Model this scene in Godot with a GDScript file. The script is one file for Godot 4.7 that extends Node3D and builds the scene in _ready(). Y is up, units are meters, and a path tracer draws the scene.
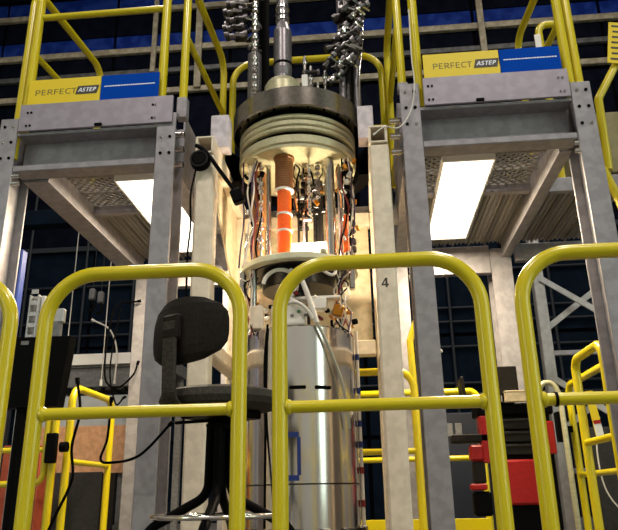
extends Node3D

const CRYO := Vector3(-0.335, 0.0, -3.4)
var M := {}
var used := {}
var mesh_cache := {}

# ---------------------------------------------------------------- naming and tagging
func numbered(par: Node, called: String) -> String:
	var key := str(par.get_instance_id()) + "/" + called
	var n: int = used.get(key, 0)
	used[key] = n + 1
	return called if n == 0 else "%s_%03d" % [called, n]

func tag(o: Node, label: String, category: String, group := "", kind := "") -> void:
	o.set_meta("label", label)
	if category: o.set_meta("category", category)
	if group: o.set_meta("group", group)
	if kind: o.set_meta("kind", kind)

func thing(called: String, label: String, category: String, at := Vector3.ZERO, turn := 0.0, group := "") -> Node3D:
	var o := Node3D.new()
	o.name = numbered(self, called)
	add_child(o)
	o.position = at
	o.rotation.y = turn
	tag(o, label, category, group)
	return o

func put(called: String, s, m: Material, par: Node = self) -> MeshInstance3D:
	var o := MeshInstance3D.new()
	o.name = numbered(par, called)
	o.mesh = s if s is Mesh else (s as SurfaceTool).commit()
	o.material_override = m
	par.add_child(o)
	return o

func struct(called: String, s, m: Material) -> MeshInstance3D:
	var o := put(called, s, m)
	o.set_meta("kind", "structure")
	return o

# ---------------------------------------------------------------- shapes
func S() -> SurfaceTool:
	var st := SurfaceTool.new()
	st.begin(Mesh.PRIMITIVE_TRIANGLES)
	return st

func tri(st: SurfaceTool, a: Vector3, b: Vector3, c: Vector3, out: Vector3) -> void:
	var n := (b - a).cross(c - a)
	if n.length_squared() < 1e-16: return
	n = n.normalized()
	if n.dot(out) < 0.0: n = -n
	# clockwise front faces: (b-a)x(c-a) points away from the viewer
	var flip := (b - a).cross(c - a).dot(n) > 0.0
	st.set_normal(n); st.add_vertex(a)
	st.set_normal(n); st.add_vertex(c if flip else b)
	st.set_normal(n); st.add_vertex(b if flip else c)

func quad(st: SurfaceTool, a: Vector3, b: Vector3, c: Vector3, d: Vector3, out: Vector3) -> void:
	tri(st, a, b, c, out)
	tri(st, a, c, d, out)

func bx(st: SurfaceTool, c: Vector3, size: Vector3, bev := 0.003, basis := Basis.IDENTITY) -> SurfaceTool:
	var h := size / 2.0
	var b: float = min(bev, min(h.x, min(h.y, h.z)) * 0.8)
	var T := Transform3D(basis, c)
	for ax in 3:
		for s in [-1.0, 1.0]:
			var u := (ax + 1) % 3
			var v := (ax + 2) % 3
			var p := []
			for q in [[-1, -1], [1, -1], [1, 1], [-1, 1]]:
				var k := Vector3.ZERO
				k[ax] = s * h[ax]
				k[u] = q[0] * (h[u] - b)
				k[v] = q[1] * (h[v] - b)
				p.append(T * k)
			var o := Vector3.ZERO
			o[ax] = s
			quad(st, p[0], p[1], p[2], p[3], basis * o)
	if b > 0.0005:
		for ax in 3:
			var u := (ax + 1) % 3
			var v := (ax + 2) % 3
			for su in [-1.0, 1.0]:
				for sv in [-1.0, 1.0]:
					var p := []
					for q in [[-1.0, 0], [1.0, 0], [1.0, 1], [-1.0, 1]]:
						var k := Vector3.ZERO
						k[ax] = q[0] * (h[ax] - b)
						k[u] = su * (h[u] - (b if q[1] == 0 else 0.0))
						k[v] = sv * (h[v] - (0.0 if q[1] == 0 else b))
						p.append(T * k)
					var o := Vector3.ZERO
					o[u] = su
					o[v] = sv
					quad(st, p[0], p[1], p[2], p[3], basis * o)
		for sx in [-1.0, 1.0]:
			for sy in [-1.0, 1.0]:
				for sz in [-1.0, 1.0]:
					var s3 := Vector3(sx, sy, sz)
					var p := []
					for ax in 3:
						var k := s3 * (h - Vector3(b, b, b))
						k[ax] = s3[ax] * h[ax]
						p.append(T * k)
					tri(st, p[0], p[1], p[2], basis * s3)
	return st

# box given by its low and high corner
func bb(st: SurfaceTool, a: Vector3, b: Vector3, bev := 0.003) -> SurfaceTool:
	return bx(st, (a + b) / 2.0, (b - a).abs(), bev)

func fillet(pts: Array, r: float, n := 6) -> PackedVector3Array:
	var out := PackedVector3Array()
	out.append(pts[0])
	for i in range(1, pts.size() - 1):
		var p: Vector3 = pts[i]
		var a: Vector3 = (pts[i - 1] - p)
		var b: Vector3 = (pts[i + 1] - p)
		var ang := a.angle_to(b)
		var d: float = min(r / tan(ang / 2.0), min(a.length(), b.length()) * 0.499)
		var rr := d * tan(ang / 2.0)
		a = a.normalized(); b = b.normalized()
		var cen := p + (a + b).normalized() * (rr / sin(ang / 2.0))
		var v0 := p + a * d - cen
		var v1 := p + b * d - cen
		for k in n + 1:
			out.append(cen + v0.slerp(v1, float(k) / n))
	out.append(pts[-1])
	return out

func curve(pts: Array, n := 8) -> PackedVector3Array:
	var out := PackedVector3Array()
	for i in pts.size() - 1:
		var p0: Vector3 = pts[max(i - 1, 0)]
		var p3: Vector3 = pts[min(i + 2, pts.size() - 1)]
		for k in n:
			out.append((pts[i] as Vector3).cubic_interpolate(pts[i + 1], p0, p3, float(k) / n))
	out.append(pts[-1])
	return out

func tube(st: SurfaceTool, pts, r: float, sides := 12, r_end := -1.0) -> SurfaceTool:
	var n: int = pts.size()
	var t0: Vector3 = (pts[1] - pts[0]).normalized()
	var up := Vector3.UP if abs(t0.y) < 0.9 else Vector3.RIGHT
	var u := up.cross(t0).normalized()
	var rings := []
	var norms := []
	var prev := t0
	for i in n:
		var t: Vector3
		if i == 0: t = t0
		elif i == n - 1: t = (pts[i] - pts[i - 1]).normalized()
		else: t = ((pts[i] - pts[i - 1]).normalized() + (pts[i + 1] - pts[i]).normalized()).normalized()
		u = (u - t * u.dot(t)).normalized()
		var v := t.cross(u)
		var rr := r if r_end < 0.0 else lerpf(r, r_end, float(i) / (n - 1))
		var ring := PackedVector3Array()
		var nn := PackedVector3Array()
		for k in sides:
			var a := TAU * k / sides
			var d := u * cos(a) + v * sin(a)
			nn.append(d)
			ring.append(pts[i] + d * rr)
		rings.append(ring)
		norms.append(nn)
		prev = t
	for i in n - 1:
		for k in sides:
			var k2 := (k + 1) % sides
			for q in [[i, k], [i + 1, k], [i + 1, k2], [i, k], [i + 1, k2], [i, k2]]:
				st.set_normal(norms[q[0]][q[1]])
				st.add_vertex(rings[q[0]][q[1]])
	for e in [0, n - 1]:
		var o: Vector3 = -t0 if e == 0 else prev
		for k in range(1, sides - 1):
			tri(st, rings[e][0], rings[e][k], rings[e][k + 1], o)
	return st

func cyl(st: SurfaceTool, a: Vector3, b: Vector3, r: float, sides := 16, r2 := -1.0) -> SurfaceTool:
	return tube(st, [a, b], r, sides, r2)

# profile: Vector2(radius, height) from bottom to top or any order along the outside
func lathe(st: SurfaceTool, prof: Array, at: Vector3, n := 48, a0 := 0.0, a1 := TAU, basis := Basis.IDENTITY) -> SurfaceTool:
	var T := Transform3D(basis, at)
	var turn := 0.0
	for j in prof.size():
		turn += (prof[j] as Vector2).cross(prof[(j + 1) % prof.size()])
	if turn < 0.0:
		prof = prof.duplicate()
		prof.reverse()
	for j in prof.size() - 1:
		var p: Vector2 = prof[j]
		var q: Vector2 = prof[j + 1]
		var nr := Vector2(q.y - p.y, p.x - q.x)
		if nr.length() < 1e-7: continue
		nr = nr.normalized()
		for i in n:
			var t0 := lerpf(a0, a1, float(i) / n)
			var t1 := lerpf(a0, a1, float(i + 1) / n)
			var d0 := Vector3(cos(t0), 0, sin(t0))
			var d1 := Vector3(cos(t1), 0, sin(t1))
			var V := [d0 * p.x + Vector3.UP * p.y, d1 * p.x + Vector3.UP * p.y, d1 * q.x + Vector3.UP * q.y, d0 * q.x + Vector3.UP * q.y]
			var N := [d0 * nr.x + Vector3.UP * nr.y, d1 * nr.x + Vector3.UP * nr.y, d1 * nr.x + Vector3.UP * nr.y, d0 * nr.x + Vector3.UP * nr.y]
			for k in [0, 1, 2, 0, 2, 3]:
				st.set_normal(basis * N[k])
				st.add_vertex(T * (V[k] as Vector3))
	return st

func prism(st: SurfaceTool, poly: PackedVector2Array, depth: float, T: Transform3D) -> SurfaceTool:
	var idx := Geometry2D.triangulate_polygon(poly)
	for k in range(0, idx.size(), 3):
		for s in [-0.5, 0.5]:
			var v := []
			for j in 3:
				var p := poly[idx[k + j]]
				v.append(T * Vector3(p.x, p.y, s * depth))
			tri(st, v[0], v[1], v[2], T.basis * Vector3(0, 0, s))
	var cw := 1.0 if Geometry2D.is_polygon_clockwise(poly) else -1.0
	for i in poly.size():
		var a := poly[i]
		var b := poly[(i + 1) % poly.size()]
		var o := Vector3(-(b.y - a.y), b.x - a.x, 0) * cw
		var h := depth / 2.0
		quad(st, T * Vector3(a.x, a.y, -h), T * Vector3(b.x, b.y, -h), T * Vector3(b.x, b.y, h), T * Vector3(a.x, a.y, h), T.basis * o)
	return st

# I-section between flanges facing +z / -z, standing upright
func ibeam_column(st: SurfaceTool, x0: float, x1: float, z0: float, z1: float, y0: float, y1: float) -> SurfaceTool:
	var t := 0.014
	bb(st, Vector3(x0, y0, z0), Vector3(x1, y1, z0 - t), 0.003)
	bb(st, Vector3(x0, y0, z1), Vector3(x1, y1, z1 + t), 0.003)
	var xm := (x0 + x1) / 2.0
	bb(st, Vector3(xm - 0.005, y0, z0 - t), Vector3(xm + 0.005, y1, z1 + t), 0.0)
	return st

func hexnut(st: SurfaceTool, a: Vector3, b: Vector3, r: float) -> SurfaceTool:
	return tube(st, [a, b], r, 6)

# ---------------------------------------------------------------- materials
func noise_tex(f: float, c0: Color, c1: Color, sd: int, oct := 4, stretch := Vector2.ONE) -> NoiseTexture2D:
	var n := FastNoiseLite.new()
	n.seed = sd
	n.frequency = f
	n.fractal_octaves = oct
	var t := NoiseTexture2D.new()
	t.width = 256
	t.height = 256
	t.seamless = true
	t.noise = n
	var g := Gradient.new()
	g.set_color(0, c0)
	g.set_color(1, c1)
	g.set_offset(0, 0.3)
	g.set_offset(1, 0.72)
	t.color_ramp = g
	return t

func mat(c: Color, rough := 0.5, metal := 0.0, vary := 0.0, sd := 1, scale := 2.0, f := 0.03) -> StandardMaterial3D:
	var m := StandardMaterial3D.new()
	m.roughness = rough
	m.metallic = metal
	if vary > 0.0:
		m.albedo_texture = noise_tex(f, c.darkened(vary), c.lightened(vary * 0.5), sd)
		m.uv1_triplanar = true
		m.uv1_world_triplanar = true
		m.uv1_scale = Vector3.ONE * scale
	else:
		m.albedo_color = c
	return m

func materials() -> void:
	M.yellow = mat(Color(0.79, 0.72, 0.03), 0.28)
	M.yellow.clearcoat_enabled = true
	M.yellow.clearcoat = 0.25
	M.yellow.clearcoat_roughness = 0.15
	M.galv = mat(Color(0.58, 0.565, 0.58), 0.45, 0.3, 0.07, 5, 2.5, 0.02)
	M.galv_light = mat(Color(0.70, 0.69, 0.68), 0.45, 0.3, 0.06, 6, 2.5, 0.02)
	M.toe = mat(Color(0.60, 0.57, 0.61), 0.4, 0.25, 0.05, 7, 2.0, 0.02)
	M.grate = mat(Color(0.66, 0.64, 0.60), 0.4, 0.5, 0.12, 8, 6.0)
	M.white = mat(Color(0.88, 0.82, 0.73), 0.5, 0.0, 0.06, 9, 2.5, 0.02)
	M.cream = mat(Color(0.80, 0.73, 0.60), 0.6, 0.0, 0.08, 10, 2.5, 0.02)
	M.saddle = mat(Color(0.80, 0.76, 0.78), 0.55, 0.0, 0.10, 11, 4.0, 0.015)
	M.steel = mat(Color(0.88, 0.86, 0.84), 0.17, 1.0)
	M.brushed = mat(Color(0.72, 0.71, 0.69), 0.24, 1.0, 0.06, 12, 3.0)
	M.pipe = mat(Color(0.52, 0.50, 0.51), 0.35, 0.7, 0.12, 13, 8.0)
	M.dark_steel = mat(Color(0.27, 0.26, 0.25), 0.3, 0.9, 0.1, 14, 5.0)
	M.black_steel = mat(Color(0.02, 0.019, 0.018), 0.7, 0.0)
	M.ring = mat(Color(0.74, 0.72, 0.58), 0.38, 0.35, 0.06, 15, 5.0)
	M.black = mat(Color(0.03, 0.03, 0.032), 0.5)
	M.black_soft = mat(Color(0.14, 0.13, 0.12), 0.45, 0.0, 0.04, 16, 8.0)
	M.grey_plastic = mat(Color(0.24, 0.23, 0.21), 0.55, 0.0, 0.1, 17, 8.0)
	M.rubber = mat(Color(0.02, 0.02, 0.02), 0.7)
	M.cord = mat(Color(0.015, 0.015, 0.016), 0.8)
	M.white_cord = mat(Color(0.82, 0.80, 0.76), 0.5)
	M.copper = mat(Color(0.60, 0.35, 0.13), 0.4, 0.3, 0.35, 18, 14.0, 0.06)
	M.orange = mat(Color(1.0, 0.44, 0.05), 0.35, 0.0, 0.08, 19, 10.0)
	M.orange.backlight_enabled = true
	M.orange.backlight = Color(0.6, 0.2, 0.02)
	M.white_plastic = mat(Color(0.88, 0.87, 0.84), 0.4)
	M.purple_wire = mat(Color(0.22, 0.12, 0.26), 0.5)
	M.red_wire = mat(Color(0.45, 0.08, 0.05), 0.5)
	M.brass = mat(Color(0.75, 0.50, 0.16), 0.3, 0.9)
	M.green_board = mat(Color(0.25, 0.48, 0.36), 0.4)
	M.sign_yellow = mat(Color(0.87, 0.76, 0.04), 0.45)
	M.sign_blue = mat(Color(0.0, 0.25, 0.64), 0.7)
	M.ink = mat(Color(0.22, 0.20, 0.14), 0.5)
	M.ink_grey = mat(Color(0.42, 0.38, 0.16), 0.5)
	M.print_white = mat(Color(0.88, 0.90, 0.93), 0.5)
	M.blue_tape = mat(Color(0.05, 0.16, 0.42), 0.6)
	M.blue_post = mat(Color(0.04, 0.18, 0.50), 0.4)
	M.red = mat(Color(0.62, 0.03, 0.04), 0.35, 0.0, 0.05, 20, 4.0)
	M.cardboard = mat(Color(0.78, 0.58, 0.42), 0.8, 0.0, 0.08, 21, 2.0)
	M.rust_panel = mat(Color(0.60, 0.25, 0.15), 0.6, 0.0, 0.08, 22, 2.0)
	M.dark_panel = mat(Color(0.22, 0.22, 0.22), 0.6, 0.0, 0.03, 23, 3.0)
	M.grey_box = mat(Color(0.42, 0.42, 0.42), 0.6, 0.0, 0.08, 24, 3.0)
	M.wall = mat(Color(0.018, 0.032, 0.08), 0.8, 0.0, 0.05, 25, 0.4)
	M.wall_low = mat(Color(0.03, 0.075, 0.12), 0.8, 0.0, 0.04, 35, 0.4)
	M.pale_sheet = mat(Color(0.62, 0.64, 0.66), 0.7, 0.0, 0.05, 36, 1.0)
	M.flange = mat(Color(0.64, 0.61, 0.57), 0.22, 1.0, 0.08, 37, 4.0)
	M.carrier = mat(Color(0.84, 0.82, 0.70), 0.35, 0.2, 0.04, 38, 4.0)
	M.clear_hose = mat(Color(0.62, 0.62, 0.56), 0.3)
	M.wall_blue = mat(Color(0.06, 0.16, 0.46), 0.6, 0.0, 0.12, 26, 0.4)
	M.wall_other = mat(Color(0.72, 0.71, 0.69), 0.8, 0.0, 0.06, 27, 0.4)
	M.wall_dark = mat(Color(0.015, 0.017, 0.022), 0.9)
	M.girt = mat(Color(0.60, 0.56, 0.46), 0.6, 0.0, 0.15, 28, 0.8)
	M.girt_grey = mat(Color(0.28, 0.28, 0.27), 0.6, 0.0, 0.15, 29, 0.8)
	M.khaki = mat(Color(0.50, 0.47, 0.32), 0.7, 0.0, 0.06, 30, 1.0)
	M.concrete = mat(Color(0.36, 0.35, 0.34), 0.8, 0.0, 0.15, 31, 0.6)
	M.ceiling = mat(Color(0.30, 0.30, 0.31), 0.8)
	M.conduit = mat(Color(0.10, 0.12, 0.15), 0.6, 0.2)
	for k in ["wall", "wall_low", "wall_blue", "wall_dark", "black", "black_soft", "black_steel", "cord", "rubber", "grey_plastic", "sign_blue", "dark_panel"]:
		M[k].metallic_specular = 0.15
	M.lit = StandardMaterial3D.new()
	M.lit.albedo_color = Color(1, 1, 1)
	M.lit.emission_enabled = true
	M.lit.emission = Color(1.0, 0.97, 0.90)
	M.lit.emission_energy_multiplier = 3.0
	M.window_lit = M.lit.duplicate()
	M.window_lit.emission = Color(0.86, 1.0, 0.94)
	M.window_lit.emission_energy_multiplier = 2.5
	M.lit_high = M.lit.duplicate()
	M.lit_high.emission_energy_multiplier = 6.0

# ---------------------------------------------------------------- lights
func area(par: Node, at: Vector3, size: Vector2, energy: float, c: Color, rot: Vector3) -> void:
	var l := AreaLight3D.new()
	l.name = numbered(par, "area_light")
	par.add_child(l)
	l.position = at
	l.rotation_degrees = rot
	l.area_size = size
	l.light_energy = energy
	l.light_color = c
	l.area_range = 30.0
	l.shadow_enabled = true

func _ready() -> void:
	var cam := Camera3D.new()
	cam.name = "camera"
	add_child(cam)
	cam.position = Vector3(0, 0.3, 0)
	cam.rotation_degrees = Vector3(19.17, 4.74, -1.11)
	cam.fov = rad_to_deg(2.0 * atan(265.0 / 666.0))
	cam.near = 0.05
	cam.far = 60.0
	cam.current = true
	var we := WorldEnvironment.new()
	we.name = "environment"
	var e := Environment.new()
	e.background_mode = Environment.BG_COLOR
	e.background_color = Color(0.02, 0.02, 0.025)
	e.tonemap_mode = Environment.TONE_MAPPER_LINEAR
	e.tonemap_exposure = 1.0
	e.sdfgi_enabled = true
	e.ssao_enabled = true
	e.ssil_enabled = true
	we.environment = e
	add_child(we)
	materials()
	# lamps of the hall, high above and behind the camera
	for p in HALL:
		hall_lamp(p[0], p[1], p[2])
	setting()
	platforms()
	led_panel("glowing white light panel under the left platform deck", Vector3(-1.21, 2.0, -3.86), 0.285, 1.16)
	led_panel("glowing white light panel under the right platform deck", Vector3(0.605, 2.0, -3.86), 0.265, 1.16)
	signs()
	front_rails()
	upper_rails()
	lower_rails()
	support_frame()
	insert()
	stool()
	left_clutter()
	right_clutter()
	cables()

var HALL := [
	[Vector3(-2.6, 9.3, 2.6), 38.0, "round-cornered high bay lamp over the left front of the hall"],
	[Vector3(2.6, 9.3, 2.6), 38.0, "round-cornered high bay lamp over the right front of the hall"],
	[Vector3(-2.6, 9.3, -4.6), 20.0, "high bay lamp over the left platform near the back wall"],
	[Vector3(2.6, 9.3, -4.6), 20.0, "high bay lamp over the right platform near the back wall"],
]

func hall_lamp(at: Vector3, energy: float, label: String) -> void:
	var t := thing("high_bay_lamp", label, "lamp", at, 0.0, "high bay lamps under the hall roof")
	put("housing", lathe(S(), [Vector2(0.0, 0.30), Vector2(0.12, 0.30), Vector2(0.16, 0.10), Vector2(0.46, 0.02), Vector2(0.46, 0.0), Vector2(0.42, 0.0)], Vector3.ZERO, 32), M.grey_box, t)
	put("diffuser", lathe(S(), [Vector2(0.42, 0.012), Vector2(0.42, 0.0), Vector2(0.0, 0.0)], Vector3.ZERO, 32), M.lit_high, t)
	put("hanger", cyl(S(), Vector3(0, 0.29, 0), Vector3(0, 0.7, 0), 0.012, 8), M.grey_box, t)
	area(t, Vector3(0, -0.02, 0), Vector2(0.75, 0.75), energy, Color(1.0, 0.95, 0.92), Vector3(-90, 0, 0))

func led_panel(label: String, at: Vector3, w: float, d: float) -> void:
	var t := thing("light_panel", label, "light panel", at, 0.0, "light panels under the platform decks")
	var fr := S()
	bx(fr, Vector3(0, 0.02, 0), Vector3(w + 0.02, 0.02, d + 0.02), 0.002)
	for s in [-1.0, 1.0]:
		bx(fr, Vector3(s * (w / 2 + 0.005), 0.002, 0), Vector3(0.01, 0.02, d + 0.02), 0.002)
		bx(fr, Vector3(0, 0.002, s * (d / 2 + 0.005)), Vector3(w, 0.02, 0.01), 0.002)
	put("frame", fr, M.white_plastic, t)
	put("diffuser", bx(S(), Vector3(0, 0.004, 0), Vector3(w, 0.012, d), 0.0), M.lit, t)
	area(t, Vector3(0, -0.012, 0), Vector2(w, d), 7.0, Color(1.0, 0.92, 0.78), Vector3(-90, 0, 0))

# ---------------------------------------------------------------- the hall
func setting() -> void:
	struct("floor", bb(S(), Vector3(-8, -1.5, -9.4), Vector3(8, -1.3, 8.2), 0.0), M.concrete)
	var dk := struct("floor_deck", bb(S(), Vector3(-8, -0.12, -9.0), Vector3(8, 0.0, -1.7), 0.004), M.concrete)
	put("edge_beam", bb(S(), Vector3(-8, -0.32, -1.92), Vector3(8, -0.12, -1.78), 0.004), M.galv, dk)
	for i in 7:
		put("post", bb(S(), Vector3(-6.06 + i * 2.0, -1.3, -1.9), Vector3(-5.94 + i * 2.0, -0.32, -1.8), 0.004), M.galv, dk)
	struct("ceiling", bb(S(), Vector3(-8, 10.0, -9.4), Vector3(8, 10.2, 8.2), 0.0), M.ceiling)
	struct("wall_left", bb(S(), Vector3(-8.2, -1.5, -9.4), Vector3(-8.0, 10.2, 8.2), 0.0), M.wall_other)
	struct("wall_right", bb(S(), Vector3(8.0, -1.5, -9.4), Vector3(8.2, 10.2, 8.2), 0.0), M.wall_other)
	struct("wall_front", bb(S(), Vector3(-8.2, -1.5, 8.0), Vector3(8.2, 10.2, 8.2), 0.0), M.wall_other)
	# daylight windows behind the camera, mirrored in the steel cylinder
	for q in [[8.0, 4.6, 0], [8.0, 1.2, 1], [-8.0, 5.2, 0]]:
		var wn := struct("window_%d" % (1 + (q[2] if q[0] > 0 else 2)), S_window(q[0], q[1]), M.white_plastic)
		var sg: float = sign(q[0])
		put("pane", bb(S(), Vector3(q[0] - 0.03 * sg, 0.4, q[1] - 1.25), Vector3(q[0] - 0.04 * sg, 6.4, q[1] + 1.25), 0.0), M.window_lit, wn)
		area(wn, Vector3(q[0] - 0.10 * sg, 3.4, q[1]), Vector2(2.5, 6.0), 4.0, Color(0.95, 1.0, 0.96), Vector3(0, 90 * sg, 0))
	var w := struct("wall_back", bb(S(), Vector3(-8, -1.3, -9.4), Vector3(8, 10.0, -9.2), 0.0), M.wall_dark)
	# cladding sheets between the girts
	var rows := [[-1.2, 1.0, 0], [1.05, 2.35, 0], [2.4, 3.9, 0], [3.95, 5.2, 0], [5.25, 6.5, 0], [6.72, 6.98, 0], [7.05, 7.4, 0], [7.5, 7.78, 1], [7.8, 8.2, 0], [8.35, 8.62, 1], [8.7, 9.9, 0]]
	for r in rows:
		for k in 8:
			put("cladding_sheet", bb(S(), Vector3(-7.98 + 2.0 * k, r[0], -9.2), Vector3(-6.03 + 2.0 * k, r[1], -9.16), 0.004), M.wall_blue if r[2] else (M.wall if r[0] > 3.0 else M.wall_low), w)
	for g in [[8.26, 0.05, 0], [7.43, 0.055, 0], [7.0, 0.045, 1], [6.61, 0.05, 0], [5.1, 0.04, 2], [3.9, 0.04, 2]]:
		put("girt", bb(S(), Vector3(-7.9, g[0] - g[1], -9.16), Vector3(7.9, g[0] + g[1], -9.09), 0.006), [M.girt, M.girt_grey, M.conduit][g[2]], w)
	for v in [[-3.28, 6.95, 8.4, 0.04, 0], [-2.72, 6.6, 8.9, 0.04, 0], [-2.52, 6.6, 8.9, 0.055, 1], [2.1, 6.6, 9.0, 0.05, 0]]:
		put("wall_post", bb(S(), Vector3(v[0] - v[3], v[1], -9.09), Vector3(v[0] + v[3], v[2], -9.04), 0.005), M.girt, w)
	for y in [2.75, 2.55, 2.2, 1.7, 1.55, 3.3]:
		put("conduit", cyl(S(), Vector3(-7.5, y, -9.12), Vector3(7.5, y, -9.12), 0.02, 8), M.conduit, w)
	for x in [-5.0, -4.1, -3.35, 1.2, 2.6, 3.4]:
		put("conduit", cyl(S(), Vector3(x, -0.9, -9.1), Vector3(x, 4.9, -9.1), 0.022, 8), M.conduit, w)

func S_window(x: float, z: float) -> SurfaceTool:
	var st := S()
	var sg: float = sign(x)
	for dz in [-1.29, 0.0, 1.29]:
		bb(st, Vector3(x, 0.3, z + dz - 0.04), Vector3(x - 0.08 * sg, 6.5, z + dz + 0.04), 0.004)
	for y in [0.36, 2.4, 4.4, 6.44]:
		bb(st, Vector3(x, y - 0.04, z - 1.29), Vector3(x - 0.08 * sg, y + 0.04, z + 1.29), 0.004)
	return st

# ---------------------------------------------------------------- platforms
func bolt_mesh(r: float) -> Mesh:
	var k := "bolt%f" % r
	if not mesh_cache.has(k):
		mesh_cache[k] = lathe(S(), [Vector2(r, 0.0), Vector2(r, 0.004), Vector2(r * 0.8, 0.006), Vector2(0.0, 0.006)], Vector3.ZERO, 10, 0.0, TAU, Basis(Vector3.RIGHT, PI / 2)).commit()
	return mesh_cache[k]

func bolt(par: Node, at: Vector3, r: float, m: Material) -> void:
	var o := put("bolt", bolt_mesh(r), m, par)
	o.position = at

func zigzag_plank(x0: float, x1: float, z0: float, z1: float, y: float) -> SurfaceTool:
	# grip strut: zigzag ribbons touching at their crests, with two solid side lips
	var st := S()
	bb(st, Vector3(x0, y, z0), Vector3(x1, y + 0.035, z0 - 0.004), 0.0)
	bb(st, Vector3(x0, y, z1 + 0.004), Vector3(x1, y + 0.035, z1), 0.0)
	var px := 0.048
	var rows := int(round((z0 - z1 - 0.016) / 0.026))
	var pz := (z0 - z1 - 0.016) / rows
	var nx := int((x1 - x0) / px)
	for j in rows:
		var zc := z0 - 0.008 - pz * (j + 0.5)
		var sg := 1.0 if j % 2 == 0 else -1.0
		for i in nx * 2:
			var xa := x0 + px * 0.5 * i
			var xb := xa + px * 0.5
			var za := zc + (pz * 0.5 - 0.003) * sg * (1.0 if i % 2 == 0 else -1.0)
			var zb := zc - (pz * 0.5 - 0.003) * sg * (1.0 if i % 2 == 0 else -1.0)
			var d := Vector3(xb - xa, 0, zb - za)
			var c := Vector3((xa + xb) / 2, y + 0.008, (za + zb) / 2)
			bx(st, c, Vector3(d.length() + 0.004, 0.006, 0.0105), 0.0, Basis(Vector3.UP, -atan2(d.z, d.x)))
	return st

func ribbed_plank(x0: float, x1: float, z0: float, z1: float, y: float) -> SurfaceTool:
	var st := S()
	bb(st, Vector3(x0, y + 0.012, z0), Vector3(x1, y + 0.016, z1), 0.0)
	bb(st, Vector3(x0, y - 0.012, z0), Vector3(x0 + 0.004, y + 0.02, z1), 0.0)
	bb(st, Vector3(x1 - 0.004, y - 0.012, z0), Vector3(x1, y + 0.02, z1), 0.0)
	for k in 3:
		var x := lerpf(x0, x1, (k + 0.7) / 3.4)
		bb(st, Vector3(x, y, z0), Vector3(x + 0.012, y + 0.012, z1), 0.002)
	return st

func front_beam(x0: float, x1: float) -> SurfaceTool:
	var st := S()
	bb(st, Vector3(x0, 2.158, -3.005), Vector3(x1, 2.175, -3.11), 0.002)
	bb(st, Vector3(x0, 1.98, -3.10), Vector3(x1, 2.158, -3.11), 0.0)
	bb(st, Vector3(x0, 1.945, -3.005), Vector3(x1, 1.98, -3.11), 0.004)
	return st

func side_beam(x0: float, x1: float, inner: float, z0 := -3.19, z1 := -4.72) -> SurfaceTool:
	var st := S()
	bb(st, Vector3(x0, 1.93, z0), Vector3(x1, 1.945, z1), 0.002)
	bb(st, Vector3(x0, 2.155, z0), Vector3(x1, 2.17, z1), 0.002)
	var w := x1 if inner > 0 else x0
	bb(st, Vector3(w, 1.945, z0), Vector3(w - 0.01 * inner, 2.155, z1), 0.0)
	return st

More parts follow.
